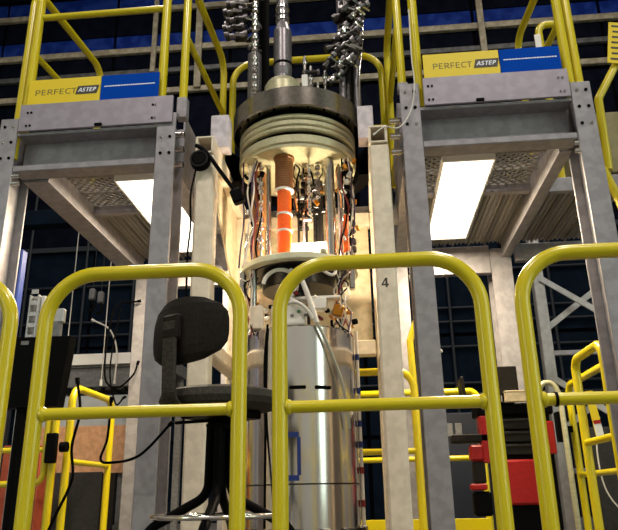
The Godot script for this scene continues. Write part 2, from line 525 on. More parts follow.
func platforms() -> void:
	for side in 2:
		var L := side == 0
		var t := thing("work_platform", "left steel work platform on grey columns beside the office stool" if L else "right steel work platform on grey columns above the red tool cart", "platform", Vector3.ZERO, 0.0, "steel work platforms either side of the cryostat")
		var ox0 := -1.91 if L else 1.096
		var ox1 := -1.81 if L else 1.196
		var ix0 := -1.041 if L else 0.239
		var ix1 := -0.94 if L else 0.339
		for c in [[ox0, ox1, -3.0, 2.265], [ix0, ix1, -3.0, 2.24 if L else 2.32], [ox0 + 0.02, ox1 + 0.02 if L else ox1 - 0.1, -4.70, 2.0], [ix0, ix1, -4.70, 2.0]]:
			var x0: float = c[0]
			var x1: float = c[1]
			if c[2] < -4.0 and c[0] == ox0 + 0.02:
				x0 = -1.716 if L else 0.945
				x1 = -1.625 if L else 1.095
			put("column", ibeam_column(S(), x0, x1, c[2], c[2] - 0.19, 0.0, c[3]), M.galv, t)
		put("front_beam", front_beam(ox1, ix0) if L else front_beam(ix1, ox0), M.galv, t)
		var tb := put("toe_board", bb(S(), Vector3(-1.80 if L else 0.36, 2.175, -2.985), Vector3(-0.957 if L else 1.09, 2.338, -2.999), 0.002), M.toe, t)
		for x in ([-1.755, -1.735, -1.065, -1.05] if L else [0.385, 0.405, 1.04, 1.06]):
			for y in [2.205, 2.285]:
				bolt(tb, Vector3(x, y, -2.985), 0.006, M.steel if int(x * 1000) % 2 == 0 else M.black)
		put("clip", bb(S(), Vector3(-1.375 if L else 0.62, 2.176, -2.975), Vector3(-1.335 if L else 0.66, 2.192, -2.985), 0.002), M.black, tb)
		# deck beams in depth
		put("side_beam", side_beam(-1.80, -1.66, 1.0, -3.112, -4.69) if L else side_beam(1.03, 1.095, -1.0, -3.112, -4.69), M.galv, t)
		put("side_beam", side_beam(-1.04, -0.945, 1.0) if L else side_beam(0.245, 0.335, -1.0), M.galv, t)
		put("side_toe_board", bb(S(), Vector3(-0.957 if L else 0.247, 2.172, -3.20), Vector3(-0.945 if L else 0.235, 2.335, -4.0), 0.002), M.galv, t)
		put("post_socket", bb(S(), Vector3(-0.958 if L else 0.236, 2.242 if L else 2.322, -3.055), Vector3(-0.902 if L else 0.29, 2.37, -3.11), 0.004), M.galv, t)
		var dx0 := -1.66 if L else 0.335
		var dx1 := -1.04 if L else 1.03
		put("rear_beam", bb(S(), Vector3(dx0 + 0.04, 1.82, -4.712), Vector3(dx1 - (0.0 if L else 0.086), 2.03, -4.78), 0.003), M.galv, t)
		put("cross_beam", bb(S(), Vector3(dx0, 2.0, -3.71), Vector3(dx1, 2.05, -3.76), 0.003), M.galv, t)
		for k in 3:
			var z := -3.115 - 0.2 * k
			put("grating_plank", zigzag_plank(dx0, dx1, z, z - 0.195, 2.045), M.grate, t)
		for k in 6:
			var wx := (dx1 - dx0) / 6.0
			put("deck_plank", ribbed_plank(dx0 + wx * k + 0.002, dx0 + wx * (k + 1) - 0.004, -3.765, -4.70, 2.045), M.grate, t)
		if not L:
			for k in 4:
				put("deck_plank", ribbed_plank(1.135 + 0.12 * k, 1.25 + 0.12 * k, -3.75, -4.70, 2.045), M.grate, t)
			put("rear_beam", bb(S(), Vector3(1.13, 1.90, -4.70), Vector3(1.75, 2.03, -4.76), 0.003), M.galv, t)
			put("edge_beam", bb(S(), Vector3(1.13, 1.98, -3.70), Vector3(1.75, 2.07, -3.745), 0.003), M.galv, t)
			put("column", ibeam_column(S(), 1.63, 1.73, -4.56, -4.70, 0.0, 1.98), M.galv, t)
		# bolts on the column heads
		for c in [[ox0, ox1, 2.265], [ix0, ix1, 2.24 if L else 2.32]]:
			for r in 3:
				for q in 2:
					bolt(t, Vector3(c[0] + 0.028 + 0.046 * q, c[2] - 0.05 - 0.095 * r, -3.0), 0.0085, M.black if (r + q + side) % 3 != 1 else M.steel)
		for r in 3:
			var hx := -0.936 if L else 0.234
			var st := S()
			hexnut(st, Vector3(hx - 0.05, 2.16 - 0.09 * r, -3.10), Vector3(hx + 0.018 if L else hx + 0.05, 2.16 - 0.09 * r, -3.10), 0.017)
			put("bolt", st, M.steel, t)
		for r in 2:
			var hx2 := -1.80 if L else 1.086
			var st2 := S()
			hexnut(st2, Vector3(hx2 - 0.012, 1.925 - 0.045 * r, -3.015), Vector3(hx2 + 0.03, 1.925 - 0.045 * r, -3.015), 0.014)
			put("bolt", st2, M.steel, t)

func signs() -> void:
	for side in 2:
		var L := side == 0
		var x0 := -1.775 if L else 0.372
		var x1 := -1.37 if L else 0.762
		var x2 := -1.04 if L else 1.075
		var y0 := 2.339
		var y1 := 2.498 if L else 2.486
		var z := -3.0
		var t := thing("sign_board", "yellow sign board lettered PERFECT ASTEP on the %s platform edge" % ("left" if L else "right"), "sign", Vector3((x0 + x1) / 2, y0, z), 0.0, "yellow lettered sign boards")
		var w := x1 - x0
		put("board", bx(S(), Vector3(0, (y1 - y0) / 2, 0), Vector3(w, y1 - y0, 0.008), 0.001), M.sign_yellow, t)
		var text := TextMesh.new()
		var fnt := SystemFont.new()
		fnt.font_names = PackedStringArray(["Droid Sans"])
		fnt.font_weight = 400
		text.font = fnt
		text.text = "PERFECT"
		text.font_size = 32
		text.pixel_size = 0.0018
		text.depth = 0.001
		var o := put("lettering", text, M.ink_grey, t)
		o.position = Vector3(-w * 0.115 if L else -w * 0.12, (y1 - y0) * 0.47, 0.0046)
		o.scale = Vector3(1.08 if L else 0.93, 0.78, 1.0)
		var p := PackedVector2Array([Vector2(-0.066, -0.026), Vector2(0.054, -0.026), Vector2(0.066, 0.026), Vector2(-0.054, 0.026)])
		put("lettering_patch", prism(S(), p, 0.001, Transform3D(Basis.IDENTITY, Vector3(w * 0.325 if L else w * 0.33, (y1 - y0) * 0.48, 0.0046))), M.ink, t)
		var t2 := TextMesh.new()
		var f2 := SystemFont.new()
		f2.font_names = PackedStringArray(["Droid Sans"])
		f2.font_weight = 700
		t2.font = f2
		t2.text = "ASTEP"
		t2.font_size = 32
		t2.pixel_size = 0.00108
		t2.depth = 0.001
		var o2 := put("lettering", t2, M.print_white, t)
		o2.transform = Transform3D(Basis(Vector3(1, 0, 0), Vector3(0.22, 1, 0), Vector3(0, 0, 1)), Vector3(w * 0.325 if L else w * 0.33, (y1 - y0) * 0.48, 0.0056))
		var b := thing("sign_board", "blue sign board with a thin white line of print on the %s platform edge" % ("left" if L else "right"), "sign", Vector3((x1 + x2) / 2, y0, z), 0.0, "blue sign boards")
		var wb := x2 - x1 - 0.008
		put("board", bx(S(), Vector3(0, (y1 - y0) / 2, 0), Vector3(wb, y1 - y0, 0.008), 0.001), M.sign_blue, b)
		var st := S()
		var rng := RandomNumberGenerator.new()
		rng.seed = 7
		var xx := -wb * 0.44
		while xx < wb * 0.44:
			var ww := rng.randf_range(0.006, 0.016)
			bx(st, Vector3(xx + ww / 2, (y1 - y0) * 0.56, 0.0045), Vector3(ww, 0.006, 0.001), 0.0)
			xx += ww + 0.002
		put("print_line", st, M.print_white, b)

# ---------------------------------------------------------------- rails
func loop_rail(t: Node3D, a: Vector3, b: Vector3, y0: float, top: float, mids: Array, r: float, bend: float, ends := true) -> void:
	var A := Vector3(a.x, y0, a.z)
	var B := Vector3(b.x, y0, b.z)
	var pts := fillet([A, Vector3(a.x, top, a.z), Vector3(b.x, top, b.z), B], bend, 10)
	put("frame_tube", tube(S(), pts, r, 16), M.yellow, t)
	for m in mids:
		var h: float = m
		put("mid_bar", tube(S(), [Vector3(a.x, h, a.z), Vector3(b.x, h, b.z)], r * 0.78, 14), M.yellow, t)
		if ends:
			var d := (B - A).normalized() * r
			put("weld", lathe(S(), [Vector2(r * 0.95, -0.004), Vector2(r * 1.0, 0.004), Vector2(r * 0.78, 0.012)], Vector3(a.x, h, a.z) + d, 14, 0, TAU, Basis(Quaternion(Vector3.UP, (B - A).normalized()))), M.yellow, t)
			put("weld", lathe(S(), [Vector2(r * 0.95, -0.004), Vector2(r * 1.0, 0.004), Vector2(r * 0.78, 0.012)], Vector3(b.x, h, b.z) - d, 14, 0, TAU, Basis(Quaternion(Vector3.UP, (A - B).normalized()))), M.yellow, t)

func socket(t: Node3D, p: Vector3, r: float) -> void:
	put("floor_socket", lathe(S(), [Vector2(r * 2.2, 0.0), Vector2(r * 2.2, 0.008), Vector2(r * 1.25, 0.01), Vector2(r * 1.25, 0.07), Vector2(r, 0.072)], p, 16), M.yellow, t)

func front_rails() -> void:
	var spans := [[-1.68, -1.08, "rightmost part of a yellow looped safety rail cut by the left picture edge"], [-0.968, -0.366, "yellow looped safety rail in front of the stool"], [-0.248, 0.343, "yellow looped safety rail in front of the steel cylinder"], [0.458, 1.06, "yellow looped safety rail in front of the tool cart, cut by the right edge"]]
	for s in spans:
		var t := thing("safety_rail", s[2], "railing", Vector3.ZERO, 0.0, "yellow looped safety rails in the foreground")
		loop_rail(t, Vector3(s[0], 0, -1.9), Vector3(s[1], 0, -1.9), 0.0, 0.965, [0.54], 0.0225, 0.15)
		for k in 2:
			socket(t, Vector3(s[k], 0.0, -1.9), 0.0225)
	# a dark cable tie round the end of the right rail's middle bar
	var c := get_node("safety_rail_003")
	put("cable_tie", lathe(S(), [Vector2(0.018, -0.004), Vector2(0.0205, -0.004), Vector2(0.0205, 0.004), Vector2(0.018, 0.004)], Vector3(0.515, 0.54, -1.9), 14, 0, TAU, Basis(Vector3.BACK, PI / 2)), M.black, c)

func upper_rails() -> void:
	var r := 0.0245
	for side in 2:
		var L := side == 0
		var xs := -1.80 if L else 1.115
		var xi := -1.042 if L else 0.346
		var t := thing("guard_rail", "yellow front guard rail standing on the %s platform behind the signs" % ("left" if L else "right"), "railing", Vector3.ZERO, 0.0, "yellow guard rails on the upper platforms")
		var pts := fillet([Vector3(xs, 2.20, -3.05), Vector3(xs, 3.2, -3.05), Vector3(xi, 3.2, -3.05), Vector3(xi, 2.20, -3.05)], 0.12, 8)
		put("frame_tube", tube(S(), pts, r, 14), M.yellow, t)
		put("mid_bar", tube(S(), [Vector3(xs, 2.965, -3.05), Vector3(xi, 2.965, -3.05)], r * 0.75, 12), M.yellow, t)
		# side rails that run back from the front
		for q in 2:
			var outer := q == 0
			var x := (-1.78 if outer else -0.895) if L else (1.125 if outer else 0.243)
			var xf := (-1.86 if outer else -0.93) if L else (1.174 if outer else 0.262)
			var lbl := "yellow side guard rail running back along the %s edge of the %s platform" % ["outer" if outer else "inner", "left" if L else "right"]
			var s := thing("guard_rail", lbl, "railing", Vector3.ZERO, 0.0, "yellow guard rails on the upper platforms")
			var z1 := -3.9
			var p2 := fillet([Vector3(xf, 2.06 if outer else 2.33, -3.08), Vector3(xf, 3.2, -3.08), Vector3(x, 3.2, z1), Vector3(x, 2.16, z1)], 0.12, 8)
			put("frame_tube", tube(S(), p2, r * 0.92, 14), M.yellow, s)
			put("mid_bar", tube(S(), [Vector3(xf, 2.785, -3.08), Vector3(x, 2.785, z1)], r * 0.75, 12), M.yellow, s)
	# arch behind the flange
	var a := thing("guard_rail", "yellow arched guard rail behind the cryostat top", "railing")
	loop_rail(a, Vector3(-0.835, 0, -3.93), Vector3(0.20, 0, -3.93), 2.03, 3.2, [2.62], 0.023, 0.16, false)
	put("base_beam", bb(S(), Vector3(-0.945, 1.93, -3.88), Vector3(0.245, 2.03, -3.98), 0.003), M.galv_light, a)
	# small looped rail further back on the right platform
	var b := thing("guard_rail", "yellow bent loop of rail behind the right blue sign", "railing")
	var pl := fillet([Vector3(1.28, 2.06, -3.9), Vector3(1.28, 3.32, -3.9), Vector3(1.43, 3.32, -3.9), Vector3(1.43, 2.06, -3.9)], 0.06, 8)
	put("frame_tube", tube(S(), pl, 0.024, 14), M.yellow, b)
	var wt := put("tag_plate", bb(S(), Vector3(1.235, 3.10, -3.87), Vector3(1.275, 3.22, -3.862), 0.001), M.white_plastic, b)
	# rail at the right picture edge with a caution plate
	var c := thing("guard_rail", "bent yellow rail with a printed yellow plate at the right edge", "railing")
	put("frame_tube", tube(S(), fillet([Vector3(1.46, 2.06, -3.62), Vector3(1.475, 2.54, -3.62), Vector3(1.62, 2.78, -3.62), Vector3(1.80, 3.4, -3.62)], 0.06, 6), 0.024, 14), M.yellow, c)
	put("brace", tube(S(), [Vector3(1.43, 2.07, -3.62), Vector3(1.53, 1.70, -3.62), Vector3(1.58, 1.45, -3.62)], 0.024, 12), M.yellow, c)
	var pb := Basis(Vector3.BACK, -0.18)
	put("caution_plate", bx(S(), Vector3(1.632, 2.90, -3.58), Vector3(0.11, 0.30, 0.006), 0.001, pb), M.sign_yellow, c)
	var st := S()
	var rng := RandomNumberGenerator.new()
	rng.seed = 21
	for k in 7:
		var w := rng.randf_range(0.045, 0.08)
		bx(st, Vector3(1.632, 2.90, -3.58) + pb * Vector3(0.0, 0.12 - 0.04 * k, 0.0035), Vector3(w, 0.014, 0.001), 0.0, pb)
	put("print_line", st, M.ink, c)

func lower_rails() -> void:
	var r := 0.0225
	var a := thing("safety_rail", "yellow safety rail running back in front of the brown cardboard", "railing")
	loop_rail(a, Vector3(-1.8, 0, -3.98), Vector3(-1.8, 0, -4.64), 0.0, 0.965, [0.525], r, 0.1, false)
	for z in [-3.98, -4.64]: socket(a, Vector3(-1.8, 0, z), r)
	var g := thing("safety_gate", "yellow swing gate with a black latch at the lower left", "gate")
	put("frame_tube", tube(S(), fillet([Vector3(-1.86, 0.0, -3.92), Vector3(-1.86, 0.96, -3.92)], 0.1), r, 14), M.yellow, g)
	put("frame_tube", tube(S(), fillet([Vector3(-1.905, 0.93, -3.92), Vector3(-1.905, 0.40, -3.92), Vector3(-2.6, 0.40, -3.92)], 0.06, 6), r * 0.85, 12), M.yellow, g)
	put("mid_bar", tube(S(), [Vector3(-1.905, 0.59, -3.92), Vector3(-2.6, 0.59, -3.92)], r * 0.75, 12), M.yellow, g)
	put("mid_bar", tube(S(), [Vector3(-1.905, 0.92, -3.92), Vector3(-2.6, 0.92, -3.92)], r * 0.85, 12), M.yellow, g)
	put("end_post", tube(S(), [Vector3(-2.6, 0.0, -3.92), Vector3(-2.6, 0.94, -3.92)], r, 12), M.yellow, g)
	var lt := put("latch", bb(S(), Vector3(-1.885, 0.51, -3.86), Vector3(-1.82, 0.68, -3.895), 0.006), M.black, g)
	put("latch_knob", cyl(S(), Vector3(-1.80, 0.60, -3.885), Vector3(-1.76, 0.60, -3.885), 0.03, 14), M.black, lt)
	# rear rails behind the cylinder
	var b := thing("safety_rail", "yellow rail seen between the steel cylinder and the numbered white post", "railing")
	loop_rail(b, Vector3(-0.80, 0, -3.90), Vector3(0.27, 0, -3.90), 0.0, 0.98, [0.53], r, 0.1, false)
	for x in [-0.80, 0.27]: socket(b, Vector3(x, 0, -3.90), r)
	put("upright", tube(S(), fillet([Vector3(0.27, 0.9, -3.90), Vector3(0.265, 1.16, -3.90), Vector3(0.32, 1.30, -3.90)], 0.05, 5), r * 0.9, 12), M.yellow, b)
	var c := thing("safety_rail", "far yellow rail with a toe board behind the right front column", "railing")
	loop_rail(c, Vector3(-0.25, 0, -4.62), Vector3(0.74, 0, -4.62), 0.0, 0.955, [0.52], r, 0.06, false)
	for x in [-0.25, 0.74]: socket(c, Vector3(x, 0, -4.62), r)
	put("toe_board", bb(S(), Vector3(-0.25, 0.02, -4.60), Vector3(0.74, 0.15, -4.61), 0.002), M.yellow, c)
	# right hand rails
	var d := thing("safety_rail", "nearer yellow rail running back at the right picture edge", "railing")
	loop_rail(d, Vector3(1.115, 0, -3.215), Vector3(1.115, 0, -3.66), 0.0, 0.965, [0.535], r, 0.07, false)
	for z in [-3.215, -3.66]: socket(d, Vector3(1.115, 0, z), r)
	var e := thing("safety_rail", "farther yellow rail with a black latch and label at the right", "railing")
	loop_rail(e, Vector3(1.33, 0, -3.75), Vector3(1.33, 0, -4.58), 0.0, 0.965, [0.40], r, 0.08, false)
	for z in [-3.75, -4.58]: socket(e, Vector3(1.33, 0, z), r)
	put("latch", bb(S(), Vector3(1.205, 0.60, -4.50), Vector3(1.265, 0.79, -4.56), 0.006), M.black, e)
	put("latch_arm", bb(S(), Vector3(1.265, 0.66, -4.53), Vector3(1.31, 0.70, -4.56), 0.003), M.black, e)
	var lr := Basis(Vector3.BACK, 0.10)
	put("label_plate", bx(S(), Vector3(1.165, 0.67, -3.62), Vector3(0.04, 0.25, 0.006), 0.001, lr), M.sign_yellow, d)
	put("label_paper", bx(S(), Vector3(1.173, 0.59, -3.616), Vector3(0.038, 0.085, 0.004), 0.001, lr), M.white_plastic, d)
	put("print_line", bx(S(), Vector3(1.168, 0.635, -3.613), Vector3(0.036, 0.018, 0.004), 0.0, lr), M.red, d)
	put("print_line", bx(S(), Vector3(1.176, 0.56, -3.613), Vector3(0.030, 0.012, 0.004), 0.0, lr), M.ink, d)
	var h := thing("tube_hoop", "pale bent tube hoop left of the black latch", "hoop")
	put("hoop_tube", tube(S(), fillet([Vector3(1.10, 0.0, -4.45), Vector3(1.10, 0.90, -4.45), Vector3(1.13, 0.97, -4.45), Vector3(1.20, 0.97, -4.45), Vector3(1.235, 0.88, -4.45), Vector3(1.235, 0.0, -4.45)], 0.05, 6), 0.018, 12), M.ring, h)

# ---------------------------------------------------------------- white frame that carries the cryostat
func hollow_tube_z(x0: float, x1: float, y0: float, y1: float, z0: float, z1: float) -> SurfaceTool:
	var st := S()
	var t := 0.012
	bb(st, Vector3(x0, y0, z0), Vector3(x1, y0 + t, z1), 0.003)
	bb(st, Vector3(x0, y1 - t, z0), Vector3(x1, y1, z1), 0.003)
	bb(st, Vector3(x0, y0 + t, z0), Vector3(x0 + t, y1 - t, z1), 0.0)
	bb(st, Vector3(x1 - t, y0 + t, z0), Vector3(x1, y1 - t, z1), 0.0)
	return st

func support_frame() -> void:
	var t := thing("support_frame", "white painted steel stand around the cryostat, numbered 4", "stand")
	for s in 2:
		var x0 := -0.812 if s == 0 else 0.066
		var x1 := -0.715 if s == 0 else 0.163
		put("post", bb(S(), Vector3(x0, 0.0, -2.95), Vector3(x1, 1.952, -3.05), 0.010), M.white, t)
		put("post", bb(S(), Vector3(x0, 0.0, -3.78), Vector3(x1, 1.952, -3.87), 0.010), M.white, t)
		put("top_tube", hollow_tube_z(x0, x1 - 0.004, 1.955, 2.052, -2.945, -3.87), M.white, t)
		put("lower_tube", bb(S(), Vector3(x0 + 0.01, 0.95, -3.05), Vector3(x1 - 0.01, 1.03, -3.78), 0.008), M.white, t)
		put("foot", bb(S(), Vector3(x0 - 0.04, 0.0, -2.92), Vector3(x1 + 0.04, 0.012, -3.10), 0.003), M.white, t)
		put("foot", bb(S(), Vector3(x0 - 0.04, 0.0, -3.74), Vector3(x1 + 0.04, 0.012, -3.91), 0.003), M.white, t)
		var sx0 := -0.768 if s == 0 else 0.016
		var sx1 := -0.672 if s == 0 else 0.098
		put("saddle_block", bb(S(), Vector3(sx0, 2.056, -3.07), Vector3(sx1, 2.25, -3.17), 0.004), M.saddle, t)
		# gusset under the top tube
		var tr := PackedVector2Array([Vector2(0, 0), Vector2(0.73, 0), Vector2(0.73, -0.46), Vector2(0.62, -0.46), Vector2(0.12, -0.10), Vector2(0, -0.10)])
		put("gusset", prism(S(), tr, 0.012, Transform3D(Basis(Vector3.UP, PI / 2), Vector3((x0 + x1) / 2, 1.955, -3.05))), M.cream, t)
	put("cross_tube", bb(S(), Vector3(-0.715, 1.86, -3.79), Vector3(0.066, 1.952, -3.86), 0.008), M.white, t)
	put("cross_tube", bb(S(), Vector3(-0.715, 1.06, -3.79), Vector3(0.066, 1.15, -3.86), 0.008), M.white, t)
	put("back_panel", bb(S(), Vector3(-0.70, 1.15, -3.82), Vector3(0.05, 1.86, -3.83), 0.001), M.cream, t)
	var st := S()
	lathe(st, [Vector2(0.345, 0.24), Vector2(0.345, 0.0), Vector2(0.41, 0.0), Vector2(0.41, 0.24)], CRYO + Vector3(0, 2.012, 0), 40, PI, TAU)
	put("yoke", st, M.black_steel, t)
	var tm := TextMesh.new()
	var f := SystemFont.new()
	f.font_names = PackedStringArray(["Droid Sans"])
	f.font_weight = 700
	tm.font = f
	tm.text = "4"
	tm.font_size = 48
	tm.pixel_size = 0.0013
	tm.depth = 0.001
	var o := put("lettering", tm, M.ink, t)
	o.position = Vector3(0.105, 1.225, -2.9495)

# ---------------------------------------------------------------- the cryostat insert
func ring_prof(r0: float, r1: float, y0: float, y1: float, b := 0.004) -> Array:
	return [Vector2(r0, y0), Vector2(r1 - b, y0), Vector2(r1, y0 + b), Vector2(r1, y1 - b), Vector2(r1 - b, y1), Vector2(r0, y1)]

func bead_rod(par: Node, called: String, p: Vector3, y0: float, y1: float, r: float, rb: float, step: float, m: Material, mb: Material) -> void:
	var rod := put(called, cyl(S(), Vector3(p.x, y0, p.z), Vector3(p.x, y1, p.z), r, 10), m, par)
	var y := y0 + step * 0.5
	var k := 0
	while y < y1 - rb:
		var st := S()
		var h := rb * (1.1 if k % 3 else 0.6)
		lathe(st, [Vector2(r, -h), Vector2(rb * 0.8, -h), Vector2(rb, -h * 0.5), Vector2(rb, h * 0.5), Vector2(rb * 0.8, h), Vector2(r, h)], Vector3(p.x, y, p.z), 10)
		put("nut", st, mb, rod)
		y += step * (1.0 if k % 2 else 1.35)
		k += 1

func valve(par: Node, p: Vector3, d: Vector3, s: float, m: Material) -> void:
	d = d.normalized()
	var v := put("valve_body", cyl(S(), p - d * 0.05 * s, p + d * 0.05 * s, 0.017 * s, 12), m, par)
	for k in [-1.0, 0.1, 1.0]:
		put("nut", hexnut(S(), p + d * (0.05 * k - 0.011) * s, p + d * (0.05 * k + 0.011) * s, 0.024 * s), M.pipe if k > 0.5 else M.dark_steel, v)
	var n := d.cross(Vector3(0, 0, 1)).normalized()
	var h := S()
	var hd := (n * 0.5 + Vector3(0, 0, 0.8)).normalized()
	cyl(h, p, p + hd * 0.04 * s, 0.007 * s, 8)
	var q := Basis(Quaternion(Vector3.UP, hd))
	bx(h, p + hd * 0.043 * s + q * Vector3(0.018 * s, 0, 0), Vector3(0.062 * s, 0.007 * s, 0.012 * s), 0.001, q)
	put("handle", h, M.dark_steel if int(p.y * 100) % 2 else M.steel, v)

func insert() -> void:
	var t := thing("cryostat_insert", "tall cryostat insert with dark flange, hanging coils and bright steel cylinder", "cryostat", CRYO)
	var rng := RandomNumberGenerator.new()
	rng.seed = 4
	# ---- flange and ring stack
	var fl := put("top_flange", lathe(S(), [Vector2(0.0, 2.255), Vector2(0.364, 2.255), Vector2(0.37, 2.262), Vector2(0.37, 2.372), Vector2(0.362, 2.38), Vector2(0.0, 2.38)], Vector3.ZERO, 96), M.flange, t)
	for k in 24:
		var a := TAU * k / 24.0
		put("bolt", hexnut(S(), Vector3(cos(a) * 0.35, 2.247, sin(a) * 0.35), Vector3(cos(a) * 0.35, 2.256, sin(a) * 0.35), 0.007), M.black_steel, fl)
	put("neck", lathe(S(), ring_prof(0.0, 0.308, 2.05, 2.256), Vector3.ZERO, 64), M.black_steel, t)
	for q in [[2.203, 2.232], [2.163, 2.197], [2.133, 2.160], [2.055, 2.108]]:
		put("seal_ring", lathe(S(), ring_prof(0.30, 0.332, q[0], q[1], 0.007), Vector3.ZERO, 72), M.ring, t)
	put("base_disc", lathe(S(), ring_prof(0.0, 0.325, 2.035, 2.056), Vector3.ZERO, 64), M.ring, t)
	# ---- upper hardware (local coordinates: x is world x + 0.335)
	var col := put("collar", lathe(S(), [Vector2(0.0, 2.38), Vector2(0.115, 2.38), Vector2(0.108, 2.57), Vector2(0.092, 2.60), Vector2(0.07, 2.615), Vector2(0.0, 2.615)], Vector3(-0.075, 0, 0.06), 32), M.ring, t)
	var mp := put("lift_pipe", lathe(S(), [Vector2(0.05, 2.605), Vector2(0.05, 2.66), Vector2(0.055, 2.71), Vector2(0.055, 2.98), Vector2(0.036, 3.05), Vector2(0.036, 3.6)], Vector3(-0.078, 0, 0.04), 32), M.pipe, t)
	put("band", lathe(S(), ring_prof(0.05, 0.058, 2.735, 2.752, 0.002), Vector3(-0.078, 0, 0.04), 32), M.black_steel, mp)
	for y in [3.06, 3.10, 3.15]:
		put("nut", hexnut(S(), Vector3(-0.078, y, 0.04), Vector3(-0.078, y + 0.022, 0.04), 0.046), M.steel, mp)
	# left riser with valves
	put("riser_tube", cyl(S(), Vector3(-0.25, 2.38, 0.03), Vector3(-0.25, 2.84, 0.03), 0.042, 20), M.pipe, t)
	put("riser_tube", cyl(S(), Vector3(-0.205, 2.38, -0.03), Vector3(-0.205, 3.5, -0.03), 0.035, 16), M.black_steel, t)
	bead_rod(t, "threaded_rod", Vector3(-0.238, 0, 0.10), 2.38, 3.5, 0.010, 0.019, 0.04, M.steel, M.steel)
	for k in 7:
		valve(t, Vector3(-0.27 + rng.randf_range(-0.03, 0.03), 2.86 + 0.075 * k, 0.06), Vector3(rng.randf_range(-1, 1), rng.randf_range(-0.3, 0.3), 0.2), rng.randf_range(0.6, 0.95), M.dark_steel)
	for k in 5:
		valve(t, Vector3(-0.36 - 0.02 * (k % 2), 2.98 + 0.06 * k, 0.05), Vector3(1, 0.1, 0), 1.1, M.pipe)
	for k in 3:
		var y := 3.0 + 0.075 * k
		put("valve_block", bx(S(), Vector3(-0.345, y, 0.0), Vector3(0.08, 0.04, 0.05), 0.01), M.dark_steel, t)
		put("nut", hexnut(S(), Vector3(-0.44, y, 0.04), Vector3(-0.415, y, 0.04), 0.022), M.pipe, t)
	# middle small fittings
	put("white_block", bx(S(), Vector3(0.055, 2.60, 0.06), Vector3(0.035, 0.10, 0.03), 0.002), M.white_plastic, t)
	put("block_stem", cyl(S(), Vector3(0.055, 2.38, 0.06), Vector3(0.055, 2.55, 0.06), 0.012, 10), M.dark_steel, t)
	for q in [[0.055, 2.66, 2.79], [0.09, 2.38, 2.72], [0.175, 2.38, 2.68], [0.13, 2.38, 2.60]]:
		bead_rod(t, "feedthrough", Vector3(q[0], 0, 0.05), q[1], q[2], 0.010, 0.016, 0.05, M.brushed, M.steel)
	valve(t, Vector3(0.10, 2.67, 0.06), Vector3(1, 0, 0), 0.7, M.dark_steel)
	# right manifold
	for q in [[0.275, 0.02, 0.02], [0.305, 0.0, 0.022], [0.335, -0.06, 0.03], [0.36, 0.02, 0.02]]:
		put("riser_tube", cyl(S(), Vector3(q[0], 2.34 if q[0] > 0.33 else 2.38, q[1]), Vector3(q[0], 3.5, q[1]), q[2], 12), M.dark_steel if q[2] > 0.021 else M.pipe, t)
	for k in 30:
		var f := k / 29.0
		var p := Vector3(lerpf(0.235, 0.40, f) + rng.randf_range(-0.045, 0.05), lerpf(2.66, 3.22, f) + rng.randf_range(-0.05, 0.05), 0.06 + rng.randf_range(-0.02, 0.05))
		valve(t, p, Vector3(0.8, 0.8 + rng.randf_range(-0.5, 0.4), rng.randf_range(-0.3, 0.3)), rng.randf_range(0.8, 1.3), M.steel if k % 3 == 0 else M.dark_steel)
	for k in 6:
		var p := Vector3(0.27, 2.68 + 0.1 * k, 0.06)
		put("link_pipe", tube(S(), [p, p + Vector3(0.14, 0.12, 0.0)], 0.009, 8), M.dark_steel, t)
	put("steel_cable", tube(S(), curve([Vector3(0.365, 2.34, 0.07), Vector3(0.375, 2.6, 0.07), Vector3(0.41, 2.95, 0.05), Vector3(0.425, 3.5, 0.03)]), 0.005, 8), M.steel, t)
	# ---- inside: coils, rods, wires between the base disc and the carrier ring
	var cz := 0.20
	var cx := -0.055
	var coil := put("coil", lathe(S(), [Vector2(0.0, 2.036), Vector2(0.056, 2.036), Vector2(0.056, 2.02), Vector2(0.047, 2.015), Vector2(0.047, 1.835), Vector2(0.0, 1.835)], Vector3(cx, 0, cz), 28), M.copper, t)
	for k in 16:
		put("winding", lathe(S(), [Vector2(0.046, -0.0045), Vector2(0.0495, -0.002), Vector2(0.0495, 0.002), Vector2(0.046, 0.0045)], Vector3(cx, 1.848 + 0.0105 * k, cz), 24), M.copper, coil)
	put("coil_former", lathe(S(), [Vector2(0.0, 1.835), Vector2(0.037, 1.835), Vector2(0.037, 1.46), Vector2(0.0, 1.46)], Vector3(cx, 0, cz), 28), M.orange, t)
	for y in [1.838, 1.70, 1.605]:
		put("band", lathe(S(), ring_prof(0.03, 0.052 if y > 1.8 else 0.042, y - 0.006, y + 0.006, 0.002), Vector3(cx, 0, cz), 28), M.white_plastic, t)
	# second coil at the left, further in
	put("coil", lathe(S(), [Vector2(0.0, 2.036), Vector2(0.042, 2.036), Vector2(0.042, 1.72), Vector2(0.035, 1.715), Vector2(0.035, 1.47), Vector2(0.0, 1.47)], Vector3(-0.22, 0, 0.03), 24), M.copper, t)
	# grey support tubes
	put("support_tube", cyl(S(), Vector3(0.185, 1.45, 0.16), Vector3(0.185, 2.04, 0.16), 0.027, 20), M.brushed, t)
	put("support_tube", cyl(S(), Vector3(0.10, 1.45, -0.15), Vector3(0.10, 2.04, -0.15), 0.026, 20), M.dark_steel, t)
	put("support_tube", cyl(S(), Vector3(-0.15, 1.45, 0.12), Vector3(-0.15, 2.04, 0.12), 0.014, 16), M.brushed, t)
	put("support_tube", cyl(S(), Vector3(-0.12, 1.45, -0.2), Vector3(-0.12, 2.04, -0.2), 0.022, 16), M.white, t)
	put("support_tube", cyl(S(), Vector3(0.235, 1.45, 0.06), Vector3(0.235, 2.04, 0.06), 0.012, 12), M.pipe, t)
	bead_rod(t, "beaded_rod", Vector3(0.078, 0, 0.2), 1.69, 2.04, 0.006, 0.0125, 0.030, M.steel, M.steel)
